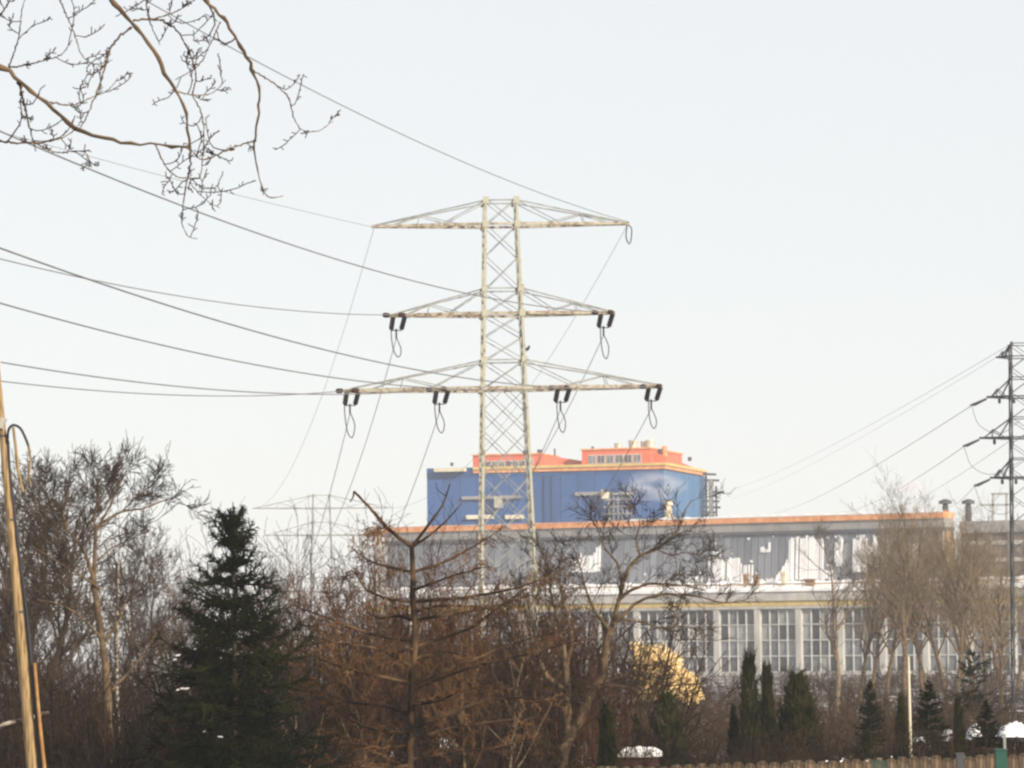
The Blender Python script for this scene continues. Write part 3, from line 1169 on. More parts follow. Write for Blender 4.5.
pa, pb = at(pc(900), 900, DP), at(pc(352), 352, DP)
dirp = (pb - pa) / (pb - pa)[2]
foot = pa - dirp * pa[2]
pole = thing('utility_pole', 'leaning sunlit wooden pole with looped cable at the left edge', 'pole', tuple(foot))
fo = np.array(foot)
mb = MB()
top = pb - fo
mb.lathe((0, 0, -.3), top, [(0, .105), (.25, .092), (.5, .078), (.75, .062), (.985, .048), (1, .03)], 14)
o = mb.build('shaft', M_POLE, pole)
for f_ in o.data.polygons:
    f_.use_smooth = len(f_.vertices) == 4


def pp(px, y, dd=0.0):
    return at(px, y, DP + dd) - fo


tube_obj('cable', [limb([pp(8, 441, -.02), pp(9.5, 470, -.02), pp(17.5, 540, -.03), pp(25, 600, -.03), pp(32.5, 672, -.04), pp(41, 768, -.05), pp(55, 900, -.05)], .023, .028, 22)], M_CABLE, pole, 8)  # lower run doubles as the dark shadow strip beside the conduit
tube_obj('cable', [limb([pp(7.5, 442, -.05), pp(8.5, 430, -.1), pp(13, 425, -.15), pp(20, 428, -.15), pp(25, 437, -.15), pp(28.5, 446, -.15)], .020, .020, 18)], M_CABLE, pole, 8)
tube_obj('cable_tail', [limb([pp(28.5, 446, -.15), pp(30.5, 460, -.15), pp(28.5, 475, -.15), pp(30.5, 484, -.15)], .020, .016, 12)], M_POLE, pole, 6)
tube_obj('cable_tail', [limb([pp(13, 427, -.12), pp(15.5, 445, -.12), pp(18, 470, -.12), pp(23, 492, -.12)], .022, .026, 12)], M_POLE, pole, 6)
tube_obj('conduit', [limb([pp(34.5, 663, -.12), pp(39, 715, -.14), pp(45.3, 775, -.14), pp(60, 900, -.14)], .026, .032, 12)], M_CONDUIT, pole, 8)
for y_ in (436, 520, 612):
    r_ = .048 + (y_ - 352) / 548 * .050 + .004
    mb = MB()
    mb.lathe(pp(pc(y_ + 1.2), y_ + 1.2), pp(pc(y_ - 1.2), y_ - 1.2), [(0, r_), (1, r_)], 14)
    mb.build('band', M_STEEL_DARK, pole)
mb = MB()
mb.bar(pp(0, 428, -.1), pp(4, 418, -.1), .09)
mb.build('bracket', M_TIN, pole)
mb = MB()
mb.lathe(pp(-3.5, 372, -.08), pp(-1, 360, -.08), [(0, .02), (.3, .045), (.7, .04), (1, .015)], 10)
mb.build('insulator', M_TIN, pole)
tube_obj('pale_branch', [limb([pp(-4, 728, .12), pp(12, 722, .12), pp(26, 720, .12), pp(40, 714, .12), pp(49, 713, .12)], .035, .028, 10)], M_BIRCH, pole, 6)  # pale bare branch crossing behind the pole

# ------------------------------------------------------------------ bare trees
def bare_mesh(seed, h, spread, m_trunk, m_twig, n1=9, dens=(7, 6, 5), fork=True, up=0.10, r0=None, twig_r=0.006, name='bare'):
    """generic leafless tree: returns (trunk mesh, crown mesh)"""
    rng = np.random.default_rng(seed)
    r0 = r0 or h * 0.014
    pts = [(0, 0, -.1)]
    p = np.array([0, 0, 0.0])
    d = np.array([0, 0, 1.0])
    for i in range(6):
        d = unit(d + rng.normal(size=3) * np.array([.10, .10, .02]))
        p = p + d * h * .15
        pts.append(tuple(p))
    tr = limb(pts, r0, r0 * .22, 14)
    l1 = sprout(tr, n1, .28, .98, .75, spread, rng, 8, up * .9, .13, None, .62, .25, .45, .2)
    l2 = sprout(join_n(l1, tr), dens[0], .2, 1, .7, -.48, rng, 6, up, .15, None, .55, .35, .4)
    l3 = sprout(l2, dens[1], .15, 1, .7, -.55, rng, 5, up, .16, None, .55, .4, .35)
    l4 = sprout(l3, dens[2], .15, 1, .65, -.55, rng, 4, up, .16, None, .6, .5, .3)
    sets = [(l2[0], np.maximum(l2[1], twig_r), 4), (l3[0], np.maximum(l3[1], twig_r)), (l4[0], np.maximum(l4[1], twig_r * .75))]
    v, q = tubes([(tr[0], tr[1], 8), (l1[0], l1[1], 5)])
    a = quad_mesh('trunk', v, q, m_trunk)
    v, q = tubes(sets)
    b = quad_mesh('crown', v, q, m_twig)
    return a, b


def join_n(l1, tr):
    """put the trunk top with the limbs, resampled to the same count"""
    n = l1[0].shape[1]
    p = smooth_path(tr[0][0][6:], n)[None]
    r = np.linspace(tr[1][0][6], tr[1][0][-1], n)[None]
    return np.concatenate([l1[0], p]), np.concatenate([l1[1], r])


def plant(meshes, name, label, cat, px, D, sc=1.0, rz=0.0, group=None, parts=('trunk', 'crown'), sxy=None):
    t = thing(name, label, cat, tuple(ground(px, D, -.03)), rz, group)
    t.scale = (sxy or sc, sxy or sc, sc)
    for nm, me in zip(parts, meshes):
        link(bpy.data.objects.new(nm, me), t)
    return t


def traced(name, label, cat, base, limbs, D, m_trunk, m_twig, seed, levels, group=None, spread=0.35, sides=7, twig_r=0.004, rs=1.0, nseg=22, knob=0.22):
    """limbs: (pixel list, r0, r1, depth at tip). levels: sprout kwargs, one dict per order"""
    rng = np.random.default_rng(seed)
    t = thing(name, label, cat, tuple(base), 0, group)
    bo = np.array(base)
    L = []
    for i, lb in enumerate(limbs):
        px, r0, r1 = lb[0], lb[1], lb[2]
        dz = lb[3] if len(lb) > 3 else rng.normal() * spread
        d0 = lb[4] if len(lb) > 4 else 0.0
        k = len(px)
        pts = []
        for j, (x, y) in enumerate(px):
            pts.append(at(x, y, D + d0 + (dz - d0) * j / max(1, k - 1)) - bo)
        L.append(limb(pts, r0 * rs, r1 * rs, nseg, knob))
    allL = join(L)
    tube_obj('trunk', [(allL[0], allL[1], sides)], m_trunk, t)
    cur = allL
    sets = []
    for i, lv in enumerate(levels):
        lv = dict(lv)
        only = lv.pop('skip', 0)
        src = (cur[0][only:], cur[1][only:]) if only else cur
        nx = sprout(src, rng=rng, **lv)
        sets.append((nx[0], np.maximum(nx[1], twig_r)))
        cur = nx
    tube_obj('crown', sets, m_twig, t)
    return t


# --- overhanging boughs at the top left, from a tree standing just outside the frame
DB = 16.0
OB = [
    ([(-420, 900), (-410, 300), (-330, 40), (-220, -60)], .16, .05, 0, 0),            # trunk outside the frame
    ([(-370, 160), (-200, 40), (-60, 50), (0, 67), (20, 82), (50, 107), (74, 127), (100, 137), (125, 144), (155, 144), (190, 148)], .034, .0075, -.3, 0),
    ([(-220, -60), (-60, -120), (60, -60), (112, 0), (132, 24), (155, 52), (172, 85), (185, 110), (190, 148)], .032, .0075, .2, 0),
    ([(190, 148), (190, 165), (187, 180), (183, 205), (182, 222), (188, 236), (198, 239)], .0065, .0022, .25, .2),
    ([(60, -60), (150, -60), (205, 0), (230, 28), (252, 70), (260, 95), (256, 130), (254, 150), (260, 180), (268, 197), (283, 196)], .022, .003, .5, 0),
    ([(252, 70), (272, 82), (288, 97), (293, 115), (302, 130), (318, 131), (333, 121)], .006, .0022, .6, .35),
    ([(256, 140), (232, 148), (212, 157), (200, 159), (190, 148)], .006, .004, .2, .4),
    ([(133, 20), (160, 20), (178, 32), (190, 55), (196, 75), (192, 95)], .007, .004, .4, .2),
    ([(192, 95), (200, 110), (204, 130), (202, 165), (200, 178)], .005, .003, .4, .4),
    ([(220, 22), (210, 45), (198, 66), (175, 80)], .005, .0025, .4, .4),
    ([(132, 26), (112, 45), (106, 65), (96, 95), (82, 125), (76, 128)], .008, .003, -.2, .1),
    ([(60, 0), (72, 28), (82, 55), (95, 64), (112, 60)], .005, .0025, -.3, 0),
    ([(-60, -60), (40, -40), (60, 0)], .012, .005, -.3, 0),
    ([(2, 68), (20, 66), (46, 60), (62, 54), (72, 40)], .006, .0025, -.3, 0),
    ([(19, 80), (24, 105), (30, 130), (36, 152)], .010, .003, 0, -.1),
    ([(-80, 130), (-20, 140), (30, 143), (62, 138), (80, 124)], .012, .003, .3, 0),
    ([(33, 142), (55, 152), (84, 152), (92, 168)], .005, .0022, .3, .2),
    ([(50, 102), (72, 105), (90, 98), (108, 90), (118, 78)], .005, .0022, .2, 0),
    ([(155, 144), (165, 165), (178, 177), (200, 178)], .005, .003, .2, 0),
    ([(200, 178), (190, 182), (206, 200), (220, 208)], .004, .002, .3, .2),
    ([(-30, 40), (0, 15), (14, -8)], .008, .003, -.3, 0),
    ([(8, 70), (18, 40), (22, 10), (30, -15)], .005, .002, -.4, 0),
    ([(150, -30), (146, 0), (150, 22), (160, 45)], .005, .003, .3, .2),
    ([(150, 20), (175, 12), (195, 0)], .005, .003, .4, .2),
    ([(172, 90), (192, 95), (212, 93), (226, 80)], .005, .0022, .3, .2),
]
traced('overhanging_tree', 'bare tree whose knobbly boughs hang into the top left corner', 'tree', at(-420, 900, DB) * np.array([1, 1, 0]), OB, DB, M_BARK_WARM, M_TWIG_DARK, 21,
       [dict(k=5, t0=.2, t1=.98, ang=.9, length=.15, n=7, up=.16, wander=.25, rad=.0044, taper=.55, fall=.2, jl=.6, skip=3),
        dict(k=6, t0=.2, t1=1, ang=.9, length=.020, n=3, up=.15, wander=.2, rad=.0028, taper=.7, fall=.1, jl=.4)], sides=7, twig_r=.0026, rs=.62, knob=.5, nseg=64)

# --- bare tree with spreading crown on the left
DL = 62.0
LT = [
    ([(112, 900), (108, 700), (98, 620), (95, 580), (96, 528)], .17, .06, 0, 0),
    ([(97, 600), (88, 560), (78, 543), (66, 527), (63, 512), (66, 500), (70, 482), (66, 470)], .07, .012, -.4, 0),
    ([(96, 530), (108, 510), (116, 492), (123, 478), (127, 468), (126, 460)], .045, .008, .3, 0),
    ([(96, 530), (108, 519), (121, 512), (145, 508), (160, 502), (176, 498), (186, 506), (193, 504)], .045, .006, .5, 0),
    ([(96, 530), (94, 515), (99, 498), (98, 484), (93, 468), (89, 460)], .04, .007, -.3, 0),
    ([(66, 527), (52, 515), (48, 495), (42, 480), (34, 470)], .03, .006, -.2, 0),
    ([(121, 512), (138, 497), (150, 486), (160, 480)], .02, .005, .4, .2),
    ([(104, 640), (118, 622), (124, 605), (140, 590), (158, 572)], .06, .012, .6, 0),
    ([(112, 690), (135, 665), (152, 640), (168, 620), (190, 612)], .04, .010, .8, 0),
    ([(100, 590), (80, 575), (55, 560), (30, 545)], .04, .008, -.8, 0),
    ([(102, 640), (84, 620), (62, 605), (38, 600)], .05, .010, -.8, 0),
    ([(98, 560), (112, 548), (130, 540), (150, 530)], .03, .006, .8, 0),
]
traced('bare_tree', 'bare tree with a wide crown standing right of the wooden pole', 'tree', ground(112, DL), LT, DL, M_BARK_WARM, M_TWIG, 5,
       [dict(k=8, t0=.25, t1=1, ang=.7, length=.36, n=7, up=.09, wander=.20, radf=.42, taper=.4, fall=.45, skip=1),
        dict(k=7, t0=.15, t1=1, ang=.7, length=.36, n=5, up=.08, wander=.20, radf=.55, taper=.4, fall=.4),
        dict(k=4, t0=.15, t1=1, ang=.65, length=.17, n=4, up=.06, wander=.15, radf=.6, taper=.5, fall=.3)], twig_r=.0050, rs=.55)

# --- larch in the middle
DLa = 62.0
LA = [
    ([(410, 900), (410, 768), (411, 725), (412, 684), (415, 640), (414, 605), (412, 547)], .068, .042, 0, 0),
    ([(412, 547), (390, 530), (370, 508), (354, 491)], .035, .018, -.2, 0),
    ([(412, 547), (432, 520), (443, 504), (450, 484)], .03, .008, .2, 0),
    ([(412, 547), (430, 535), (447, 520), (462, 503)], .025, .007, .4, 0),
    ([(354, 491), (353, 497), (350, 502)], .016, .010, -.2, -.2),
    ([(446, 496), (438, 490), (436, 482)], .008, .004, .2, .2),
    ([(390, 530), (380, 528), (372, 534)], .012, .004, -.4, -.1),
    ([(413, 572), (444, 562), (478, 544), (502, 528)], .028, .007, .5, 0),
    ([(413, 602), (461, 598), (509, 590), (540, 580), (566, 568)], .030, .006, .2, 0),
    ([(414, 620), (461, 613), (500, 605), (532, 594)], .028, .006, -.4, 0),
    ([(415, 647), (468, 629), (495, 610), (535, 584)], .034, .006, .5, 0),
    ([(412, 685), (461, 665), (516, 643), (575, 628)], .036, .006, .3, 0),
    ([(412, 690), (470, 668), (520, 656), (580, 640)], .032, .006, -.5, 0),
    ([(412, 728), (454, 711), (489, 701), (520, 698), (556, 701)], .034, .007, -.3, 0),
    ([(412, 572), (385, 566), (368, 560), (352, 548)], .026, .006, -.3, 0),
    ([(412, 602), (385, 598), (365, 588), (352, 570), (342, 585), (338, 600)], .026, .005, -.4, 0),
    ([(414, 641), (372, 634), (338, 622), (312, 612), (288, 604)], .032, .006, .3, 0),
    ([(414, 649), (395, 652), (382, 662), (370, 676)], .03, .008, -1, 0),
    ([(412, 683), (378, 676), (345, 668), (314, 657), (290, 645)], .034, .006, -.5, 0),
    ([(412, 733), (385, 731), (360, 725), (340, 712), (325, 695)], .028, .006, .2, 0),
    ([(412, 745), (380, 748), (345, 742), (315, 728)], .03, .006, .5, 0),
    ([(412, 660), (430, 655), (450, 652), (470, 660)], .03, .008, 1.6, 0),
    ([(413, 620), (398, 616), (380, 618), (365, 612)], .028, .007, 1.4, 0),
    ([(412, 705), (440, 700), (465, 690), (500, 684)], .03, .008, -1.5, 0),
    ([(412, 760), (450, 752), (490, 748), (535, 738)], .03, .007, .4, 0),
    ([(412, 765), (385, 768), (350, 764), (310, 752)], .03, .007, -.4, 0),
    ([(414, 612), (440, 606), (470, 606), (500, 612)], .026, .006, 1.5, 0),
    ([(412, 715), (385, 706), (350, 702), (308, 688)], .03, .006, 1.2, 0),
    ([(413, 668), (380, 650), (345, 644), (318, 640)], .03, .006, -1.2, 0),
    ([(412, 740), (450, 728), (490, 722), (545, 716)], .03, .006, 1.4, 0),
    ([(414, 590), (440, 580), (465, 572), (490, 566)], .024, .006, -1.2, 0),
]
traced('larch_tree', 'bare larch with a broken top and long level branches in the middle', 'tree', ground(411, DLa), LA, DLa, M_LARCH_BARK, M_TWIG_LARCH, 9,
       [dict(k=28, t0=.06, t1=1, ang=1.0, length=.36, n=6, up=-.07, wander=.24, rad=.007, taper=.5, fall=.3, skip=6),
        dict(k=9, t0=.1, t1=1, ang=.9, length=.11, n=3, up=-.03, wander=.25, rad=.006, taper=.7, fall=.3)], twig_r=.005, knob=.13, rs=1.1)

# --- gnarled tree right of the larch
DG = 70.0
GT = [
    ([(563, 900), (564, 768), (566, 738), (568, 711), (566, 684), (566, 653)], .16, .05, 0, 0),
    ([(564, 752), (580, 718), (595, 689), (604, 675), (603, 657), (611, 630), (617, 610), (622, 585)], .11, .040, -.3, 0),
    ([(622, 585), (628, 568), (640, 556), (656, 549), (668, 540), (680, 528), (684, 512), (692, 500)], .040, .008, -.5, -.3),
    ([(617, 600), (632, 590), (650, 584), (680, 585), (705, 590)], .035, .007, -.6, -.3),
    ([(614, 625), (635, 604), (652, 597), (670, 594), (700, 597), (725, 603), (752, 598)], .038, .006, -.4, -.3),
    ([(622, 585), (618, 565), (605, 548), (598, 530), (590, 515)], .03, .006, .2, -.3),
    ([(640, 556), (636, 540), (640, 522), (634, 505)], .02, .005, -.7, -.4),
    ([(611, 632), (596, 612), (586, 590), (580, 565), (572, 545)], .035, .007, -.5, -.2),
    ([(566, 690), (555, 682), (546, 675), (538, 655), (536, 635), (528, 605), (520, 580)], .06, .008, .4, 0),
    ([(566, 655), (560, 630), (552, 600), (548, 570), (540, 548)], .045, .007, .3, 0),
    ([(566, 665), (572, 640), (566, 610), (560, 580), (562, 550)], .04, .007, -.3, 0),
    ([(558, 762), (541, 740), (527, 722), (516, 712)], .06, .04, .4, 0),
    ([(604, 686), (620, 686), (634, 689), (640, 694)], .03, .010, -.9, -.3),
    ([(600, 685), (615, 679), (635, 672), (650, 662)], .02, .006, -.9, -.3),
    ([(617, 618), (640, 622), (660, 628), (684, 626), (704, 634)], .025, .005, -.2, -.3),
    ([(656, 549), (672, 555), (690, 552), (708, 558)], .016, .004, -.6, -.5),
]
traced('gnarled_tree', 'gnarled bare tree with a leaning right limb reaching over the hall windows', 'tree', ground(563, DG), GT, DG, M_BARK_WARM, M_TWIG, 31,
       [dict(k=10, t0=.2, t1=1, ang=.75, length=.75, n=6, up=.07, wander=.16, radf=.38, taper=.4, fall=.45, skip=1),
        dict(k=7, t0=.15, t1=1, ang=.7, length=.33, n=5, up=.06, wander=.16, radf=.5, taper=.4, fall=.4),
        dict(k=4, t0=.15, t1=1, ang=.65, length=.15, n=4, up=.04, wander=.15, radf=.6, taper=.5, fall=.3)], twig_r=.0048)


# --- shrubs: many upright shoots from one stool
def shrub_mesh(seed, h, nst, spread, m, k1=9, k2=4, twig=.0045, lean=.16, r0=.018, ksz=.20):
    rng = np.random.default_rng(seed)
    n = 9
    P = np.zeros((nst, n, 3))
    a = rng.random(nst) * 2 * np.pi
    r = np.sqrt(rng.random(nst)) * spread
    P[:, 0] = np.stack([r * np.cos(a), r * np.sin(a), np.full(nst, -.05)], -1)
    d = unit(np.stack([np.cos(a) * lean * rng.random(nst) * 2, np.sin(a) * lean * rng.random(nst) * 2, np.ones(nst)], -1))
    L = h * (1 - .45 * rng.random(nst) ** 1.3)
    for j in range(1, n):
        d = unit(d + rng.normal(size=d.shape) * .06)
        P[:, j] = P[:, j - 1] + d * (L / (n - 1))[:, None]
    R = np.linspace(1, .2, n)[None] * (r0 * (.6 + .6 * rng.random(nst)))[:, None]
    l0 = (P, np.maximum(R, twig))
    l1 = sprout(l0, k1, .2, 1, .65, -ksz, rng, 5, .08, .18, None, .6, .4, .4)
    l2 = sprout(l1, k2, .15, 1, .7, -.5, rng, 4, .05, .18, None, .6, .5, .3)
    v, q = tubes([(l0[0], l0[1], 4)])
    st = quad_mesh('stems', v, q, m)
    v, q = tubes([(l1[0], np.maximum(l1[1], twig * .9)), (l2[0], np.maximum(l2[1], twig * .75))])
    return st, quad_mesh('twigs', v, q, m)


SH_RED = [shrub_mesh(100 + i, 1.0 * h, 40, .9, M_TWIG_RED, 10, 5) for i, h in enumerate((5.9, 5.3, 5.0))]
SH_DARK = [shrub_mesh(120 + i, h, 34, 1.1, M_TWIG_DARK, 11, 5, .006, .25, .022, .22) for i, h in enumerate((5.2, 4.4))]
pr = random.Random(8)
RED = ((288, 1.08, 'reddish leafless shrub of tall shoots just right of the big spruce'), (322, 1.14, 'reddish leafless shrub of tall shoots in front of the far pylon'),
       (352, 1.08, 'reddish leafless shrub under the left fork of the larch top'), (384, 1.04, 'reddish leafless shrub close on the left of the larch trunk'),
       (428, .93, 'reddish leafless shrub close on the right of the larch trunk'), (470, .96, 'reddish leafless shrub before the left leg of the large pylon'),
       (508, .98, 'reddish leafless shrub between the legs of the large pylon'), (545, 1.0, 'reddish leafless shrub before the right leg of the large pylon'),
       (578, .80, 'reddish leafless shrub behind the gnarled tree trunk'), (626, .42, 'low reddish shrub between the gnarled tree and the golden shrub'))
for i, (px, f, lab) in enumerate(RED):
    D = 74 + pr.uniform(-4, 7)
    plant(SH_RED[i % 3], 'shrub', lab, 'shrub', px, D, D / 74 * f, pr.uniform(0, 6), 'red twigged shrubs behind the larch', ('stem', 'twigs'))
DARK = ((5, 70, .95, 'dark leafless shrub cut by the left edge behind the wooden pole'), (34, 74, 1.0, 'tall dark leafless shrub just right of the wooden pole'),
        (62, 72, .9, 'dark leafless shrub between the pole and the wide crowned tree'), (88, 66, .62, 'low dark shrub at the foot of the wide crowned tree'),
        (140, 82, .72, 'dark leafless shrub right of the birch stem'), (172, 84, .70, 'dark leafless shrub touching the left side of the big spruce'),
        (205, 90, .75, 'dark leafless shrub mostly behind the big spruce'), (118, 60.5, .42, 'small dark shrub in front of the birch stem'))
for i, (px, D, sc, lab) in enumerate(DARK):
    plant(SH_DARK[i % 2], 'shrub', lab, 'shrub', px, D, sc, pr.uniform(0, 6), 'dark shrubs on the left', ('stem', 'twigs'))


def scrub(name, label, spots, hts, mats, seed, twig=.008):
    """uncountable undergrowth: one mesh of many small leafless bushes"""
    rng = np.random.default_rng(seed)
    kinds = []
    for i in range(4):
        n, nst = 6, 24
        P = np.zeros((nst, n, 3))
        a = rng.random(nst) * 2 * np.pi
        r = np.sqrt(rng.random(nst)) * .62
        P[:, 0] = np.stack([r * np.cos(a), r * np.sin(a), np.full(nst, -.02)], -1)
        d = unit(np.stack([np.cos(a) * .25, np.sin(a) * .25, np.ones(nst)], -1) + rng.normal(size=(nst, 3)) * .12)
        L = .95 * (1 - .5 * rng.random(nst))
        for j in range(1, n):
            d = unit(d + rng.normal(size=d.shape) * .10)
            P[:, j] = P[:, j - 1] + d * (L / (n - 1))[:, None]
        l0 = (P, np.linspace(1, .4, n)[None] * np.full((nst, 1), .010))
        l1 = sprout(l0, 7, .15, 1, .75, -.34, rng, 4, .06, .20, .005, taper=.6)
        l2 = sprout(l1, 4, .15, 1, .7, -.5, rng, 2, .06, .14, .0042, taper=.6)
        kinds.append((l0, l1, l2))
    sets = []
    for q, (px, D) in enumerate(spots):
        k = kinds[q % 4]
        h = rng.uniform(*hts)
        w = h * rng.uniform(.8, 1.25)
        th = rng.random() * 6.28
        c, s_ = math.cos(th), math.sin(th)
        g_ = ground(px, D, -.03)
        for (P, Rr) in k:
            Q = np.stack([(P[..., 0] * c - P[..., 1] * s_) * w, (P[..., 0] * s_ + P[..., 1] * c) * w, P[..., 2] * h], -1) + g_
            sets.append((Q, np.maximum(Rr * h * .6, twig * .5 * D / 80)))
    o = tube_obj(name, sets, mats)
    o['kind'] = 'stuff'
    o['label'] = label
    return o


M_SCRUB = mat('scrub_twig', (0.024, 0.018, 0.015), 0.9, (0.11, 0.073, 0.047), 0.55, 0.35, 0.68, spec=0.04)  # dark end of the noise stands in for shade inside the scrub
M_SCRUB_DARK = mat('shaded_scrub_twig', (0.016, 0.013, 0.011), 0.9, (0.065, 0.044, 0.030), 0.6, 0.35, 0.68, spec=0.04)  # darker scrub copy, the thicket's deep shade put into its colour
sp = []
for i in range(66):
    sp.append((606 + i * 6.4 + pr.uniform(-6, 6), pr.choice((88, 96, 108, 122, 140)) + pr.uniform(-6, 6)))
scrub('undergrowth', 'brown leafless scrub before the hall windows', sp, (1.6, 2.45), M_SCRUB, 41)
sp = [(690 + i * 15 + pr.uniform(-7, 7), pr.uniform(70, 76)) for i in range(21)]
scrub('undergrowth', 'dark brown brush around the feet of the small evergreens', sp, (1.6, 2.5), M_SCRUB_DARK, 47)
sp = [(612 + i * 13 + pr.uniform(-9, 9), pr.uniform(150, 290)) for i in range(34)]
scrub('undergrowth', 'hazy scrub growing along the foot of the hall', sp, (1.7, 2.7), M_SCRUB, 42)
sp = [(272 + i * 16 + pr.uniform(-7, 7), pr.choice((66, 69, 84, 94)) + pr.uniform(-2, 4)) for i in range(20)]
scrub('undergrowth', 'low tangle of brown scrub around the larch foot', sp, (1.5, 3.4), M_SCRUB_DARK, 43, .007)
sp = [(276 + i * 11.5 + pr.uniform(-6, 6), pr.uniform(80, 98)) for i in range(26)]
scrub('undergrowth', 'dense reddish thicket of shoots behind the larch', sp, (3.6, 5.6), M_TWIG_RED, 45, .006)
sp = [(50 + i * 12 + pr.uniform(-5, 5), pr.uniform(59, 61.5)) for i in range(10)]
scrub('undergrowth', 'low dark brush at the foot of the wide crowned tree', sp, (2.4, 4.1), M_SCRUB_DARK, 46, .006)
sp = [(-8 + i * 9.5 + pr.uniform(-7, 7), pr.choice((64, 67, 86, 100)) + pr.uniform(-1, 4)) for i in range(24)]
scrub('undergrowth', 'low dark scrub between the pole and the spruce', sp, (2.0, 4.2), M_SCRUB_DARK, 44, .007)

# --- generic bare trees
BT = [bare_mesh(201, 10, 3.0, M_BARK, M_TWIG, 10, (6, 6, 4), up=.14, twig_r=.007),
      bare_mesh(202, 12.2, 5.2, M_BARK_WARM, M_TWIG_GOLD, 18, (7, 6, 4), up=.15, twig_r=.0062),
      bare_mesh(203, 9, 3.2, M_BARK_DARK, M_TWIG, 14, (8, 6, 5), up=.08, twig_r=.009)]
plant(BT[0], 'bare_tree', 'slim bare tree in front of the hall windows', 'tree', 835, 200, 1.04, 1.0)
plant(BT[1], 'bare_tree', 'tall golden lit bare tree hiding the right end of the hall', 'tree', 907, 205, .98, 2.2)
GROVE = ((858, 225, .78, 1, 'bare tree between the slim bare tree and the tall golden lit one'), (886, 228, .88, 1, 'bare tree close behind the left of the tall golden lit one'),
         (925, 222, .86, 1, 'bare tree close behind the right of the tall golden lit one'), (948, 215, .86, 1, 'bare tree under the left one of two capped roof vents'), (985, 220, .88, 1, 'bare tree just left of the dark pylon'),
         (1015, 230, .92, 1, 'bare tree behind the foot of the dark pylon'), (872, 230, .78, 1, 'smaller bare tree left of the tall golden lit one'),
         (967, 240, .95, 1, 'bare tree under the right one of two capped roof vents'), (928, 235, .92, 1, 'bare tree just right of the tall golden lit one'),
         (1000, 180, .62, 1, 'low bare tree in front of the dark pylon'), (1040, 210, .9, 1, 'bare tree cut off by the right edge'),
         (958, 205, .84, 1, 'bare tree between the two capped roof vents'), (978, 208, .86, 1, 'bare tree rising behind the dark pine'), (1003, 226, .86, 1, 'bare tree close on the left of the dark pylon leg'))
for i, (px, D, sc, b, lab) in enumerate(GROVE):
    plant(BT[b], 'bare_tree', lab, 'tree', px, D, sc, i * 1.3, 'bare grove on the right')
BACK = ((142, 130, .75, 2, 'hazy bare tree behind the birch stem'), (170, 150, .72, 2, 'hazy bare tree touching the left edge of the big spruce'),
        (205, 165, .68, 0, 'hazy bare tree behind the left half of the big spruce'), (120, 120, .8, 2, 'hazy bare tree behind the right limb of the wide crowned tree'),
        (20, 100, .9, 2, 'hazy bare tree showing through just right of the pole'), (50, 110, .9, 2, 'hazy bare tree behind the left limbs of the wide crowned tree'),
        (-10, 95, .9, 2, 'bare tree cut off by the left edge'), (268, 150, .74, 2, 'hazy bare tree showing right of the big spruce'))
for i, (px, D, sc, b, lab) in enumerate(BACK):
    plant(BT[b], 'bare_tree', lab, 'tree', px, D, sc, i * 2.1, 'background trees on the left')
plant(BT[2], 'bare_tree', 'dense dark bare tree behind the leaning pole', 'tree', 28, 72, .78, .7)
SAP = [bare_mesh(221, 4.6, 1.5, M_BARK_WARM, M_TWIG_LARCH, 10, (6, 5, 3), up=.16, r0=.045, twig_r=.006),
       bare_mesh(222, 4.0, 1.7, M_BARK, M_TWIG_DARK, 12, (6, 5, 3), up=.10, r0=.05, twig_r=.006)]
for i, (px, D, sc, b, lab) in enumerate(((306, 67, .95, 1, 'dark young tree between the big spruce and the larch'), (368, 70, 1.05, 0, 'warm brown young tree close behind the left larch branches'),
                                         (468, 66, .90, 0, 'warm brown young tree under the right larch branches'), (506, 69, 1.0, 1, 'dark young tree between the larch and the gnarled tree'),
                                         (535, 73, 1.15, 0, 'warm brown young tree close on the left of the gnarled tree'), (648, 90, .72, 1, 'small dark young tree before the golden shrub'))):
    plant(SAP[b], 'young_tree', lab, 'tree', px, D, sc, i * 1.7, 'young trees in the thicket')
# birch stem
bsm = limb([(0, 0, 0), (.03, 0, 1.6), (-.02, .02, 3.0), (.02, 0, 5.5)], .055, .012, 12)
brng = np.random.default_rng(77)
bt1 = sprout(bsm, 14, .4, 1, .5, 1.0, brng, 5, .05, .12, None, .4, .4)
bt2 = sprout(bt1, 7, .1, 1, .6, .4, brng, 4, -.05, .12, None, .6, .5)
v, q = tubes([(bsm[0], bsm[1], 7)])
bm1 = quad_mesh('trunk', v, q, M_BIRCH)
v, q = tubes([(bt1[0], np.maximum(bt1[1], .005)), (bt2[0], np.maximum(bt2[1], .004))])
bm2 = quad_mesh('crown', v, q, M_TWIG)
plant((bm1, bm2), 'birch_tree', 'thin white birch stem between the pole and the spruce', 'tree', 118, 68, 1.0)

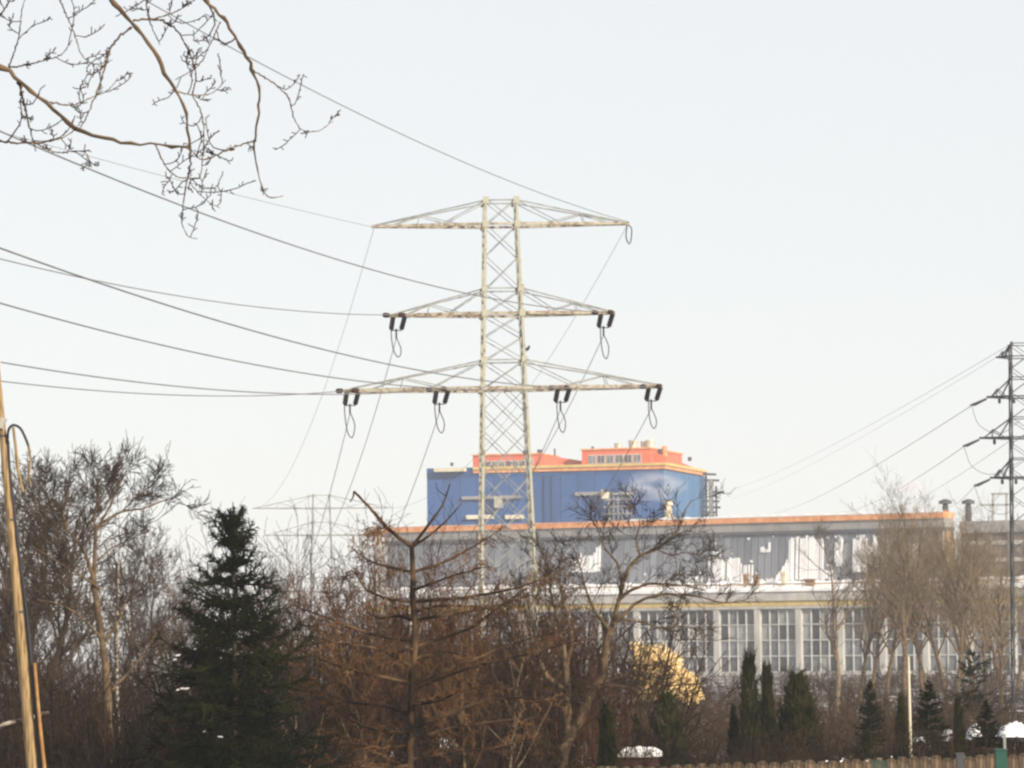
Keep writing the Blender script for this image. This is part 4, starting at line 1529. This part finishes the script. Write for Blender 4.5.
# ------------------------------------------------------------------ evergreens
def spruce_mesh(seed, h, rad, nb, m, twig_r=.016, kk=(11, 6), droop=-.06, full=.85, layers=0):
    rng = np.random.default_rng(seed)
    tr = limb([(0, 0, -.1), (.02, 0, h * .5), (0, .02, h * 1.03)], h * .014, .008, 12)
    n = 8
    t = np.sort(rng.random(nb) ** 1.15) * .95 + .03
    if layers:                                   # whorls with open gaps between them
        k = np.round(t * layers) / layers
        t = np.clip(k + rng.normal(size=nb) * .010, .02, .985)
    a = np.arange(nb) * 2.399 + rng.normal(size=nb) * .4
    L = rad * (1 - t) ** full * (1 + .24 * rng.normal(size=nb)) + .06 * (h / 6)
    L = np.clip(L, .05, None)
    el = np.interp(t, [0, .5, .8, 1], [-.10, .10, .50, 1.15])
    d = np.stack([np.cos(a) * np.cos(el), np.sin(a) * np.cos(el), np.sin(el)], -1)
    P = np.zeros((nb, n, 3))
    P[:, 0] = np.stack([np.zeros(nb), np.zeros(nb), t * h], -1)
    for j in range(1, n):
        d = unit(d + np.array([0, 0, droop if j < 5 else .22]) + rng.normal(size=d.shape) * .06)
        P[:, j] = P[:, j - 1] + d * (L / (n - 1))[:, None]
    R = np.full((nb, n), twig_r * 1.3) * np.linspace(1, .45, n)
    l0 = (P, R)
    l1 = sprout(l0, kk[0], .10, 1, .80, -.36, rng, 4, -.02, .10, twig_r * 1.1, taper=.5, fall=.5, flat=(1, 1, .25))
    l2 = sprout(l1, kk[1], .1, 1, .85, -.55, rng, 3, -.22, .12, twig_r, taper=.35, fall=.3)
    v, q = tubes([(tr[0], tr[1], 7)])
    a_ = quad_mesh('trunk', v, q, M_BARK_DARK)
    v, q = tubes([l0, l1, l2])
    return a_, quad_mesh('crown', v, q, m)


sp_main = spruce_mesh(301, 5.75, 1.55, 235, M_SPRUCE, .019, (14, 7), full=.56, layers=19)
spr = plant(sp_main, 'spruce_tree', 'dense dark green spruce left of the larch', 'spruce', 234, 58, 1.0)
snow = MB()
sr = random.Random(6)
for k in range(8):
    x, y = sr.choice([(172, 662), (180, 690), (186, 692), (175, 655), (160, 645), (205, 735), (192, 728), (215, 735)]) if k < 7 else (sr.uniform(190, 280), sr.uniform(600, 740))
    p = at(x + sr.uniform(-6, 6), y + sr.uniform(-3, 3), 58 - sr.uniform(.5, .9)) - np.array(spr.location)
    snow.lathe(p, p + np.array([sr.uniform(.03, .10), 0, sr.uniform(-.01, .02)]), [(0, .004), (.3, .012), (.7, .011), (1, .004)], 6)
snow.build('snow_dab', M_SNOW, spr)

SPF = spruce_mesh(302, 4.0, 1.0, 150, M_SPRUCE, .022, (10, 5))
PNF = spruce_mesh(303, 5.2, 1.7, 70, M_SPRUCE, .028, (9, 6), full=.5)


def thuja_mesh(seed, h, r, ns, m, cone=.0):
    rng = np.random.default_rng(seed)
    n = 6
    a = rng.random(ns) * 2 * np.pi
    t = rng.random(ns)
    rr = r * (1 - t) ** (.35 + cone) * (.55 + .45 * rng.random(ns))
    P = np.zeros((ns, n, 3))
    P[:, 0] = np.stack([np.cos(a) * rr * .5, np.sin(a) * rr * .5, t * h * .92], -1)
    d = unit(np.stack([np.cos(a) * .55, np.sin(a) * .55, np.ones(ns)], -1))
    L = h * .16 * (.6 + .6 * rng.random(ns)) * (1 - .45 * t)
    for j in range(1, n):
        d = unit(d + np.array([0, 0, .22]) + rng.normal(size=d.shape) * .07)
        P[:, j] = P[:, j - 1] + d * (L / (n - 1))[:, None]
    l0 = (P, np.full((ns, n), .03) * np.linspace(1, .35, n))
    l1 = sprout(l0, 7, .1, 1, .5, -.38, rng, 4, .12, .10, .022, taper=.35, fall=.3)
    v, q = tubes([limb([(0, 0, -.1), (0, 0, h * .8)], .06, .02, 8) + (6,)])
    a_ = quad_mesh('trunk', v, q, M_BARK_DARK)
    v, q = tubes([l0, l1])
    return a_, quad_mesh('crown', v, q, m)


TH_COL = thuja_mesh(401, 4.0, .50, 420, M_THUJA)
TH_CONE = thuja_mesh(402, 3.4, .95, 520, M_THUJA, .45)


def hgt(y, D, px=512):
    return CAMZ + (HORIZON - (px - 512) * math.tan(ROLL) - y) * D / F


def ev(meshes, h0, name, label, cat, px, D, ytop, wf=1.0, rz=0.0):
    s = hgt(ytop, D, px) / h0
    return plant(meshes, name, label, cat, px, D, s, rz, None, sxy=s * wf)


ev(TH_COL, 4.25, 'thuja', 'taller dark columnar thuja of the pair before the hall windows', 'thuja', 751, 82, 639, .80)
ev(TH_COL, 4.25, 'thuja', 'shorter columnar thuja on the right of the pair', 'thuja', 769, 83, 651, .75, 2)
ev(TH_CONE, 3.6, 'thuja', 'broad cone shaped thuja with snow specks right of the columnar pair', 'thuja', 799, 83, 662, 1.6, 1)
ev(TH_CONE, 3.6, 'thuja', 'low bushy evergreen left of the columnar pair', 'thuja', 735, 84, 697, .7, 3)
ev(TH_COL, 4.25, 'thuja', 'mossy dark columnar evergreen beside the gnarled trunk', 'thuja', 608, 66, 690, .85, 4)
ev(SPF, 4.15, 'spruce_tree', 'thin ragged spruce nearest the reed fence middle', 'spruce', 872, 82, 674, 1.0, 1)
ev(TH_CONE, 3.6, 'thuja', 'narrow pointed evergreen left of the pale post', 'thuja', 903, 78, 684, .62, 2)
ev(SPF, 4.15, 'spruce_tree', 'broad bluish spruce right of the pale post', 'spruce', 931, 82, 674, 1.5, 3)
ev(TH_CONE, 3.6, 'thuja', 'slender cone evergreen between two small spruces', 'thuja', 960, 78, 688, .66, 4)
ev(SPF, 4.15, 'spruce_tree', 'small dark spruce at the right end of the fence', 'spruce', 988, 76, 694, 1.45, 5)
ev(PNF, 5.3, 'pine_tree', 'dark pine standing higher behind the small spruces', 'pine', 975, 120, 645, 1.0, .4)
ev(SPF, 4.15, 'spruce_tree', 'small shadowy spruce low between the pole and the big spruce', 'spruce', 122, 84, 735, 1.1, 2)
ev(TH_CONE, 3.6, 'thuja', 'dim evergreen bush under the golden shrub', 'thuja', 668, 82, 683, 1.6, 1)
ev(TH_CONE, 3.6, 'thuja', 'dim evergreen bush right of the golden shrub', 'thuja', 640, 84, 694, 1.1, 2)
ev(TH_COL, 4.25, 'thuja', 'small mossy evergreen rising over the fence left of the thin spruce', 'thuja', 868, 74, 722, 1.0, 5)

# golden dry-leaved shrub, sunlit
rng = np.random.default_rng(55)
gs = thing('golden_shrub', 'pale golden dry leaved shrub catching the sun before the hall windows', 'shrub', tuple(ground(664, 100)))
N = 8500
D_ = 100.0
zt_a, zt_b = hgt(646, D_), hgt(700, D_)
K = D_ / F
xs = rng.uniform(-29, 35, N)
ztop = np.interp(xs, [-29, -26, 5, 16, 19, 32, 35], [642, 645, 652, 657, 672, 679, 692]) + 2.2 * np.sin(xs * 1.1)
yy = ztop + (700 - ztop) * rng.random(N) ** .9
cl = rng.normal(size=(N, 3)) * .05
P0 = np.stack([xs * K, rng.normal(size=N) * .5, hgt(yy, D_)], -1) + cl
nv = unit(np.array([.35, -.75, .45]) + .45 * rng.normal(size=(N, 3)))
dv = unit(np.cross(nv, rng.normal(size=(N, 3))))
du = np.cross(nv, dv)
sz = rng.uniform(.03, .062, N)[:, None]
vv = np.stack([P0 - dv * sz, P0 + du * sz * .45, P0 + dv * sz, P0 - du * sz * .45], 1).reshape(-1, 3)
qq = np.arange(4 * N).reshape(N, 4)
link(bpy.data.objects.new('leaves', quad_mesh('leaves', vv, qq, M_GOLDLEAF, False)), gs)
st = []
for k in range(14):
    x = rng.uniform(-20, 25) * K
    st.append(limb([(x * .5, 0, 0), (x * .8, .1, 1.2), (x, rng.normal() * .3, 2.6 + rng.random())], .03, .008, 12))
tube_obj('stem', [join(st)], M_BARK_DARK, gs, 4)

# ------------------------------------------------------------------ fence, hut, posts along the bottom
fa, fb = ground(310, 53.0), ground(1050, 61.5)
fence = thing('board_fence', 'brown fence of round topped boards along the bottom edge', 'fence', tuple(fa), math.atan2(fb[1] - fa[1], fb[0] - fa[0]))
FL = np.linalg.norm(fb - fa)
bw = 0.245
nb_ = int(FL / bw)
variants = []
for k in range(3):
    m_ = MB()
    r_ = random.Random(k)
    pts = [(0.006, 0)]
    htop = 1.70
    for i in range(9):
        q_ = i / 8
        pts.append((0.006 + (bw - .012) * q_, htop - .10 + .10 * math.sin(math.pi * min(1, q_ * .80 + .12)) - .08 * max(0, q_ - .45) + r_.uniform(-.006, .006)))
    pts.append((bw - .006, 0))
    n_ = len(pts)
    bulge = [.0 if i in (0, n_ - 1) else .05 * math.sin(math.pi * (i - 1) / 8) for i in range(n_)]
    vs = [(p[0], -.03 - bulge[i], p[1]) for i, p in enumerate(pts)] + [(p[0], .02, p[1]) for p in pts]
    fs = [tuple(range(n_)), tuple(range(2 * n_ - 1, n_ - 1, -1))] + [(i + 1, i, i + n_, i + 1 + n_) for i in range(n_ - 1)]
    m_.add(vs, fs)
    variants.append(m_.mesh('fence_board', M_FENCE))
fr = random.Random(2)
for i in range(nb_):
    o = link(bpy.data.objects.new('fence_board', variants[fr.randrange(3)]), fence)
    o.location = (i * bw, 0, fr.uniform(-.03, .02))
mb = MB()
for z in (.4, 1.35):
    mb.box(0, FL, .03, .08, z, z + .08)
mb.build('rail', M_FENCE, fence)
for k in range(9):
    mb = MB()
    x = FL * k / 8
    mb.box(x - .05, x + .05, .09, .19, 0, 1.7)
    mb.build('fence_post', M_FENCE, fence)
mb = MB()
for k in range(7):
    x = fr.uniform(FL * .66, FL * .82)
    z = 1.66 + fr.uniform(0, .07)
    mb.lathe((x, -.05, z), (x + fr.uniform(.02, .06), -.05, z + .01), [(0, .004), (.3, .011), (.7, .010), (1, .004)], 6)
mb.build('snow_dab', M_SNOW, fence)


def post(px, D, y, w, label, m, extra=None):
    b = ground(px, D)
    t = thing('metal_post', label, 'post', tuple(b))
    h = hgt(y, D, px)
    mb = MB()
    mb.box(-w / 2, w / 2, -w / 2, w / 2, 0, h - .03)
    mb.build('shaft', m, t)
    mb = MB()
    mb.box(-w / 2 - .01, w / 2 + .01, -w / 2 - .01, w / 2 + .01, h - .027, h)
    mb.build('cap', m, t)
    return t


post(1003, 56, 748, .17, 'thick dark green post before the right end of the fence', M_GREEN)
post(962, 56, 752, .11, 'stubby dark post before the fence left of the thick green post', M_STEEL_DARK)
post(1006.5, 66, 733, .045, 'thin pale metal post rising just behind the thick green post', M_STEEL_GREY)
gpn = thing('mesh_panel', 'dark green mesh panel of upright rods before the fence', 'panel', tuple(ground(882, 55)))
for i in range(5):
    mb = MB()
    x = (i - 2) * .052
    mb.bar((x, 0, 0), (x, 0, hgt(759.5, 55, 882)), .022)
    mb.build('rod', M_GREEN, gpn)
for z in (.5, 1.2):
    mb = MB()
    mb.bar((-.13, .02, z), (.13, .02, z), .02)
    mb.build('rail', M_GREEN, gpn)
# pale slim post among the evergreens
t = thing('wooden_post', 'thin pale wooden post standing between the evergreens', 'post', tuple(ground(912, 80)))
mb = MB()
mb.lathe((0, 0, 0), (-.02, 0, hgt(656, 80, 912)), [(0, .034), (.6, .030), (1, .022)], 8)
mb.build('shaft', M_CREAM, t)
mb = MB()
mb.box(-.06, .06, -.06, .06, 0, .12)
mb.build('base', M_CONC_GREY, t)

# hut with snowy roof
Dh = 77.0
hb = ground(640, Dh)
hut = thing('garden_hut', 'low dark red hut with a thick snow roof behind the fence', 'hut', tuple(hb), math.radians(-14))
hz = hgt(756, Dh, 648)
mb = MB()
mb.box(-.30, .34, -.3, .3, 0, hz)
mb.build('wall', M_REDHUT, hut)
mb = MB()
vs, fs = [], []
for i in range(9):
    x = -.37 + .78 * i / 8
    e = .05 * math.sin(i * 2.1)
    vs += [(x, -.38, hz + .004), (x, -.40, hz + (.12 + e) * (.45 if i in (0, 8) else 1)), (x, -.1, hz + (.21 + e * .5) * (.55 if i in (0, 8) else .92 if i in (1, 7) else 1)), (x, .2, hz + .19 * (.55 if i in (0, 8) else 1)), (x, .40, hz + .10), (x, .40, hz + .004)]
for i in range(8):
    for k in range(5):
        a = i * 6 + k
        fs.append((a, a + 6, a + 7, a + 1))
fs += [(0, 1, 2, 3, 4, 5), (53, 52, 51, 50, 49, 48)]
mb.add(vs, fs)
mb.build('roof', M_SNOW, hut)


def mound(px, D, y0, y1, wpx, label, seed):
    """snow lying on a bush"""
    rng = np.random.default_rng(seed)
    b = ground(px, D)
    t = thing('snowy_bush', label, 'bush', tuple(b))
    zt, zb = hgt(y0, D, px), hgt(y1, D, px)
    w = wpx * D / F
    sets = []
    mb = MB()
    nx, nyy = 14, 10
    vs, fs = [], []
    for j in range(nyy + 1):
        for i in range(nx + 1):
            a, c = -1 + 2 * i / nx, -1 + 2 * j / nyy
            q = max(0, 1 - a * a) ** .5 * max(0, 1 - c * c) ** .5
            vs.append((a * w / 2, c * .5, zb + (zt - zb) * q * (1 + .06 * rng.normal()) + rng.normal() * .008))
    for j in range(nyy):
        for i in range(nx):
            a = j * (nx + 1) + i
            fs.append((a, a + 1, a + nx + 2, a + nx + 1))
    mb.add(vs, fs)
    o = mb.build('snow_cap', M_SNOW, t)
    for f_ in o.data.polygons:
        f_.use_smooth = True
    n = 60
    st = []
    for k in range(n):
        a = rng.uniform(-1, 1)
        st.append(limb([(a * w * .3, rng.normal() * .15, 0), (a * w * .45, rng.normal() * .3, zb * .6), (a * w * .5, rng.normal() * .3, zb + .05)], .02, .008, 6))
    tube_obj('stem', [join(st)], M_TWIG_LARCH, t, 4)


mound(1016, 82, 722, 736, 34, 'bush capped with snow at the right edge', 1)
mound(976, 92, 724, 738, 16, 'snow capped bush left of the small dark spruce', 2)
mound(950, 96, 726, 740, 12, 'small snow capped bush beside the slender evergreen', 3)
mound(920, 98, 735, 742, 12, 'low snow capped bush at the foot of the pale post', 4)
mound(592, 92, 728, 745, 10, 'snow capped bush left of the mossy evergreen', 5)
mound(343, 77, 738, 756, 13, 'snow capped bush in the shade left of the larch trunk', 6)
mound(447, 80, 737, 746, 22, 'snow dusted bush right of the larch foot', 7)
mound(585, 84, 742, 764, 12, 'snow lying beside the gnarled trunk foot', 8)
mound(390, 79, 744, 756, 9, 'small snow lump close left of the larch trunk foot', 10)
mound(480, 82, 742, 750, 10, 'small snow lump under the right larch branches', 11)
mound(72, 76, 756, 768, 20, 'snow lying by the pole foot', 9)

# ------------------------------------------------------------------ far woodland band along the horizon
rng = np.random.default_rng(66)
N = 1500
xx = rng.uniform(-330, 360, N)
yd = rng.uniform(640, 900, N)
hh = rng.uniform(5, 11, N) * (1 + .3 * np.sin(xx * .05))
P = np.zeros((N, 4, 3))
P[:, 0] = np.stack([xx, yd, np.zeros(N)], -1)
d = unit(np.stack([rng.normal(size=N) * .15, rng.normal(size=N) * .1, np.ones(N)], -1))
for j in range(1, 4):
    d = unit(d + rng.normal(size=d.shape) * .12)
    P[:, j] = P[:, j - 1] + d * (hh / 3)[:, None]
wd = (P, np.full((N, 4), .12) * np.linspace(1, .3, 4))
w2 = sprout(wd, 5, .3, 1, .6, -.4, rng, 3, .08, .15, .06, taper=.5)
wo = tube_obj('woodland', [wd, w2], M_TWIG)
wo['kind'] = 'stuff'
wo['label'] = 'far bare woodland fading along the horizon'

# ------------------------------------------------------------------ steam and haze
def steam(px, y, D, sx, sz, dens, label, seed):
    mb = bpy.data.meshes.new('steam')
    import bmesh
    bm = bmesh.new()
    bmesh.ops.create_icosphere(bm, subdivisions=3, radius=1.0)
    bm.to_mesh(mb)
    bm.free()
    o = link(bpy.data.objects.new('steam', mb))
    o.location = tuple(at(px, y, D))
    o.scale = (sx, sx * .5, sz)
    o['kind'] = 'stuff'
    o['label'] = label
    m = bpy.data.materials.new('steam')
    m.use_nodes = True
    nt = m.node_tree
    nt.nodes.clear()
    out = nt.nodes.new('ShaderNodeOutputMaterial')
    pv = nt.nodes.new('ShaderNodeVolumePrincipled')
    pv.inputs['Color'].default_value = (.97, .97, .97, 1)
    tc = nt.nodes.new('ShaderNodeTexCoord')
    nz = nt.nodes.new('ShaderNodeTexNoise')
    nz.inputs['Scale'].default_value = 1.6
    nz.inputs['Detail'].default_value = 4
    nz.noise_dimensions = '4D'
    nz.inputs['W'].default_value = seed
    nt.links.new(tc.outputs['Object'], nz.inputs['Vector'])
    ln = nt.nodes.new('ShaderNodeVectorMath')
    ln.operation = 'LENGTH'
    nt.links.new(tc.outputs['Object'], ln.inputs[0])
    mr = nt.nodes.new('ShaderNodeMapRange')
    mr.inputs['From Min'].default_value = .2
    mr.inputs['From Max'].default_value = 1.0
    mr.inputs['To Min'].default_value = 1.0
    mr.inputs['To Max'].default_value = 0.0
    nt.links.new(ln.outputs['Value'], mr.inputs['Value'])
    m2 = nt.nodes.new('ShaderNodeMapRange')
    m2.inputs['From Min'].default_value = .42
    m2.inputs['From Max'].default_value = .68
    m2.inputs['To Max'].default_value = dens
    nt.links.new(nz.outputs['Fac'], m2.inputs['Value'])
    mu = nt.nodes.new('ShaderNodeMath')
    mu.operation = 'MULTIPLY'
    nt.links.new(mr.outputs[0], mu.inputs[0])
    nt.links.new(m2.outputs[0], mu.inputs[1])
    nt.links.new(mu.outputs[0], pv.inputs['Density'])
    nt.links.new(pv.outputs[0], out.inputs['Volume'])
    mb.materials.append(m)


steam(655, 486, 562, 5.5, 2.8, .55, 'thin steam drifting across the blue wall', 1.0)
steam(911, 489, 580, 2.8, 2.0, 2.0, 'white steam puff above the golden bare tree', 5.0)

HB = MB()
HB.box(-1510, 1510, -1510, 1510, -1.2, 42)
hz_ = HB.build('haze', M_SNOW)
hz_['kind'] = 'stuff'
hz_['label'] = 'thin pale winter haze filling the air'
hm = bpy.data.materials.new('haze_air')
hm.use_nodes = True
hm.node_tree.nodes.clear()
ho = hm.node_tree.nodes.new('ShaderNodeOutputMaterial')
hv = hm.node_tree.nodes.new('ShaderNodeVolumePrincipled')
hv.inputs['Color'].default_value = (.93, .95, 1.0, 1)
hv.inputs['Density'].default_value = HAZE_DENSITY
hv.inputs['Anisotropy'].default_value = 0.0
hm.node_tree.links.new(hv.outputs[0], ho.inputs['Volume'])
hz_.data.materials[0] = hm
